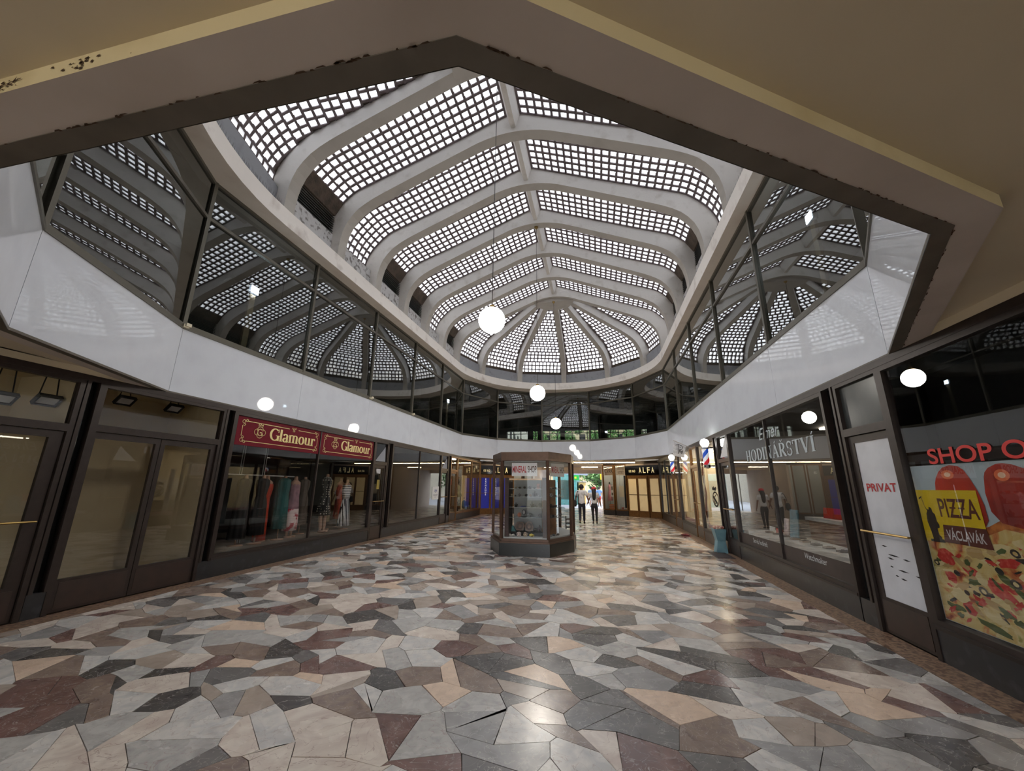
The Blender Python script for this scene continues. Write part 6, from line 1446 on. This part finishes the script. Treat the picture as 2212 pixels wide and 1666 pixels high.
b = MB(TR); b.box(14.4, 17.6, 1.6, 2.3, .1, .5); O('seat', b, M['dark'], o); b = MB(TR); b.box(14.4, 17.6, 2.3, 2.5, .1, .92); O('backrest', b, M['dark'], o)
b = MB(TR)
for y in (14.5, 17.5):
    for d in (1.65, 2.25): b.box(y - .03, y + .03, d - .03, d + .03, .02, .1)
O('feet', b, M['chrome'], o)
for k in range(4):
    y = 13.2 + k * 1.45; b = MB(TR); b.box(y, y + .9, 1.2, 1.5, 3.19, 3.235); O('ceiling_light', b, mat_barber, None, label='lit ceiling panel in the barber shop, %s from the near end' % nt2[k] if False else 'lit ceiling panel in the barber shop, %s from the near end' % ordn[k], cat='lamp')
b = MB(TR); b.box(15.6, 17.0, 3.5, 3.56, 1.1, 1.9); O('wall_board', b, M['paper'], None, label='pale board on the rear wall of the barber shop', cat='board')
# pale blue bin at the barber door, doormats, small wrapper
o = root('waste_bin', (XR - .2, 12.32, 0), 'tall pale blue waisted bin standing by the dark pier', 'bin')
b = MB(); b.prism([(XR - .34, 12.18), (XR - .06, 12.18), (XR - .06, 12.50), (XR - .34, 12.50)], 0, .30, top=[(XR - .29, 12.2), (XR - .09, 12.2), (XR - .09, 12.46), (XR - .29, 12.46)])
b.prism([(XR - .29, 12.2), (XR - .09, 12.2), (XR - .09, 12.46), (XR - .29, 12.46)], .30, .60, top=[(XR - .35, 12.16), (XR - .05, 12.16), (XR - .05, 12.52), (XR - .35, 12.52)]); O('body', b, mat('pale_blue_plastic', (112, 150, 160), .5, noise=(6, (92, 130, 142), .4, .7)), o)
b = MB()
for q in range(9): a = q * .7; rock(b, (XR - .2 + .1 * math.cos(a), 12.34 + .1 * math.sin(a), .58), .05, .05, .05)
O('crumpled_paper', b, mat('striped_paper', (206, 170, 150), .7, noise=(20, (150, 70, 60), .5, .55)), o)
for k, (x0, x1, y0, y1, s) in enumerate(((2.78, 3.2, 11.3, 12.3, 'in front of the watchmaker door'), (-6.95, -6.3, 18.6, 19.6, 'in front of the bronze clothes shop door'))):
    b = MB(); b.prism([(x0, y0), (x1, y0), (x1, y1), (x0, y1)], .0, .014, top=[(x0 + .01, y0 + .01), (x1 - .01, y0 + .01), (x1 - .01, y1 - .01), (x0 + .01, y1 - .01)]); O('doormat', b, mat_cache('mat', (58, 46, 44)), None, label='dark doormat %s' % s, cat='doormat')
b = MB(); rock(b, (2.93, 15.85, 0), .16, .09, .05); b.add([(2.80, 15.78, .012), (3.1, 15.74, .012), (3.12, 15.84, .03), (2.95, 15.9, .09)], [(0, 1, 2), (0, 2, 3), (0, 3, 1)]); O('crumpled_wrapper', b, mat_cache('wrap', (110, 44, 48)), None, label='small dark red crumpled wrapper lying on the floor before the barber shop', cat='litter')

# ------------------------------------------------------------------ small shop windows by the passage
TT = TBR
mat_panel2 = mat('display_light', (255, 250, 240), .4, emit=((255, 240, 214), 26))
def flatbox(name, T, u0, u1, z0, z1, d, m, lb, cat):
    b = MB(T); b.box(u0, u1, d, d + .02, z0, z1); return O(name, b, m, None, label=lb, cat=cat)
sg = flatbox('window_sign', TBR, .12, .82, 2.40, 2.96, .08, mat_cache('signp', (196, 180, 166)), 'pale sign with dark hand lettering, small window right of the passage', 'sign')
text('sign_letters', 'CVRK', TBR, .17, .78, 2.54, 2.80, M['dark'], sg, d=.074)
sg = flatbox('window_sign', TBR, 1.02, 1.70, 2.40, 2.95, .08, mat_cache('signp2', (206, 196, 186)), 'pale sign with small printed lines, second small window right of the passage', 'sign')
b = MB(TBR)
for z in (2.85, 2.8, 2.76, 2.62, 2.58, 2.5): b.quad((1.15, .074, z), (1.58, .074, z), (1.58, .074, z + .02), (1.15, .074, z + .02))
O('sign_lines', b, mat_cache('ink', (110, 90, 80)), sg)
o = root('dressed_form', TBR(.22, .45, .36), 'pink gown on a dark dress form in the small window', 'dress form')
p = TBR(.22, .45, 0); b = MB(); b.lathe([(.16, .85), (.13, 1.1), (.1, 1.35), (.07, 1.5), (.1, 1.7), (.04, 1.86)], p, 14, fold=.08); O('gown', b, mat_cache('pink', (206, 140, 152)), o, smooth=True)
b = MB(); b.lathe([(.04, 1.84), (.05, 1.92), (.03, 2.0)], p, 10); b.tube([(p[0], p[1], .36), (p[0], p[1], .9)], .012, 6); b.lathe([(.12, .36), (.12, .38)], p, 12); O('stand', b, M['dark'], o)
o = root('picture_board', TBR(.6, .3, 1.1), 'white board with small pictures in the first small window', 'board')
b = MB(TBR); b.box(.40, .80, .3, .32, 1.10, 1.82); O('board', b, M['paper'], o)
b = MB(TBR)
for u, z, w_, h in ((.45, 1.5, .1, .22), (.60, 1.52, .14, .2), (.45, 1.18, .12, .16), (.62, 1.16, .12, .18)): b.box(u, u + w_, .296, .3, z, z + h)
O('pictures', b, mat_cache('pic', (90, 84, 80)), o)
b = MB(TBR); b.tube([(.45, .31, 1.82), (.45, .31, 2.9)], .004, 4); b.tube([(.75, .31, 1.82), (.75, .31, 2.9)], .004, 4); O('hanging_wires', b, M['chrome'], o)
o = flatbox('picture_board', TBR, 1.02, 1.34, 1.10, 1.76, .3, M['cream'], 'plain cream board hanging in the second small window', 'board')
b = MB(TBR); b.tube([(1.07, .31, 1.76), (1.07, .31, 2.9)], .004, 4); b.tube([(1.29, .31, 1.76), (1.29, .31, 2.9)], .004, 4); O('hanging_wires', b, M['chrome'], o)
o = root('wooden_crate', TBR(.6, .2, .36), 'orange-brown wooden crate on the floor of the first small window', 'crate')
for z in (.36, .46, .56):
    b = MB(TBR); b.box(.38, .82, .10, .12, z, z + .08); b.box(.38, .82, .26, .28, z, z + .08); b.box(.38, .4, .12, .26, z, z + .08); b.box(.8, .82, .12, .26, z, z + .08); O('slat', b, mat_cache('crate', (176, 108, 66)), o)
for k, (u, r_, c_, lb) in enumerate(((1.02, .05, (206, 200, 196), 'small white bottle in the second small window'), (1.25, .08, (190, 110, 100), 'pinkish cup in the second small window'), (1.5, .09, (216, 196, 180), 'cream bowl in the second small window'))):
    o = root(('bottle', 'cup', 'bowl')[k], TBR(u, .25, .36), lb, ('bottle', 'cup', 'bowl')[k]); p = TBR(u, .25, .36); b = MB()
    b.lathe([[(r_, 0), (r_, .16), (r_ * .4, .2), (r_ * .4, .26)], [(r_ * .6, 0), (r_, .1), (r_, .12)], [(r_ * .4, 0), (r_, .07), (r_, .09)]][k], p, 12); O('vessel', b, mat_cache('vessel', c_), o, smooth=True)
# dark curtain at the back of the second small window
b = MB(TBR)
for q in range(10): b.tube([(.98 + q * .08, 1.0 + .02 * (q % 2), .36), (.98 + q * .08, 1.0 + .02 * (q % 2), 2.4)], .045, 6)
O('curtain', b, M['dark'], None, label='dark curtain behind the second small window right of the passage', cat='curtain')

for T, u, s in ((TBR, .45, 'first small window right of the passage'), (TBR, 1.35, 'second small window right of the passage'), (TBL, 3.0, 'small windows left of the passage')):
    b = MB(T); b.box(u - .2, u + .2, .25, .45, 3.19, 3.235); O('ceiling_light', b, mat_panel2, None, label='lit ceiling panel over the %s' % s, cat='lamp')
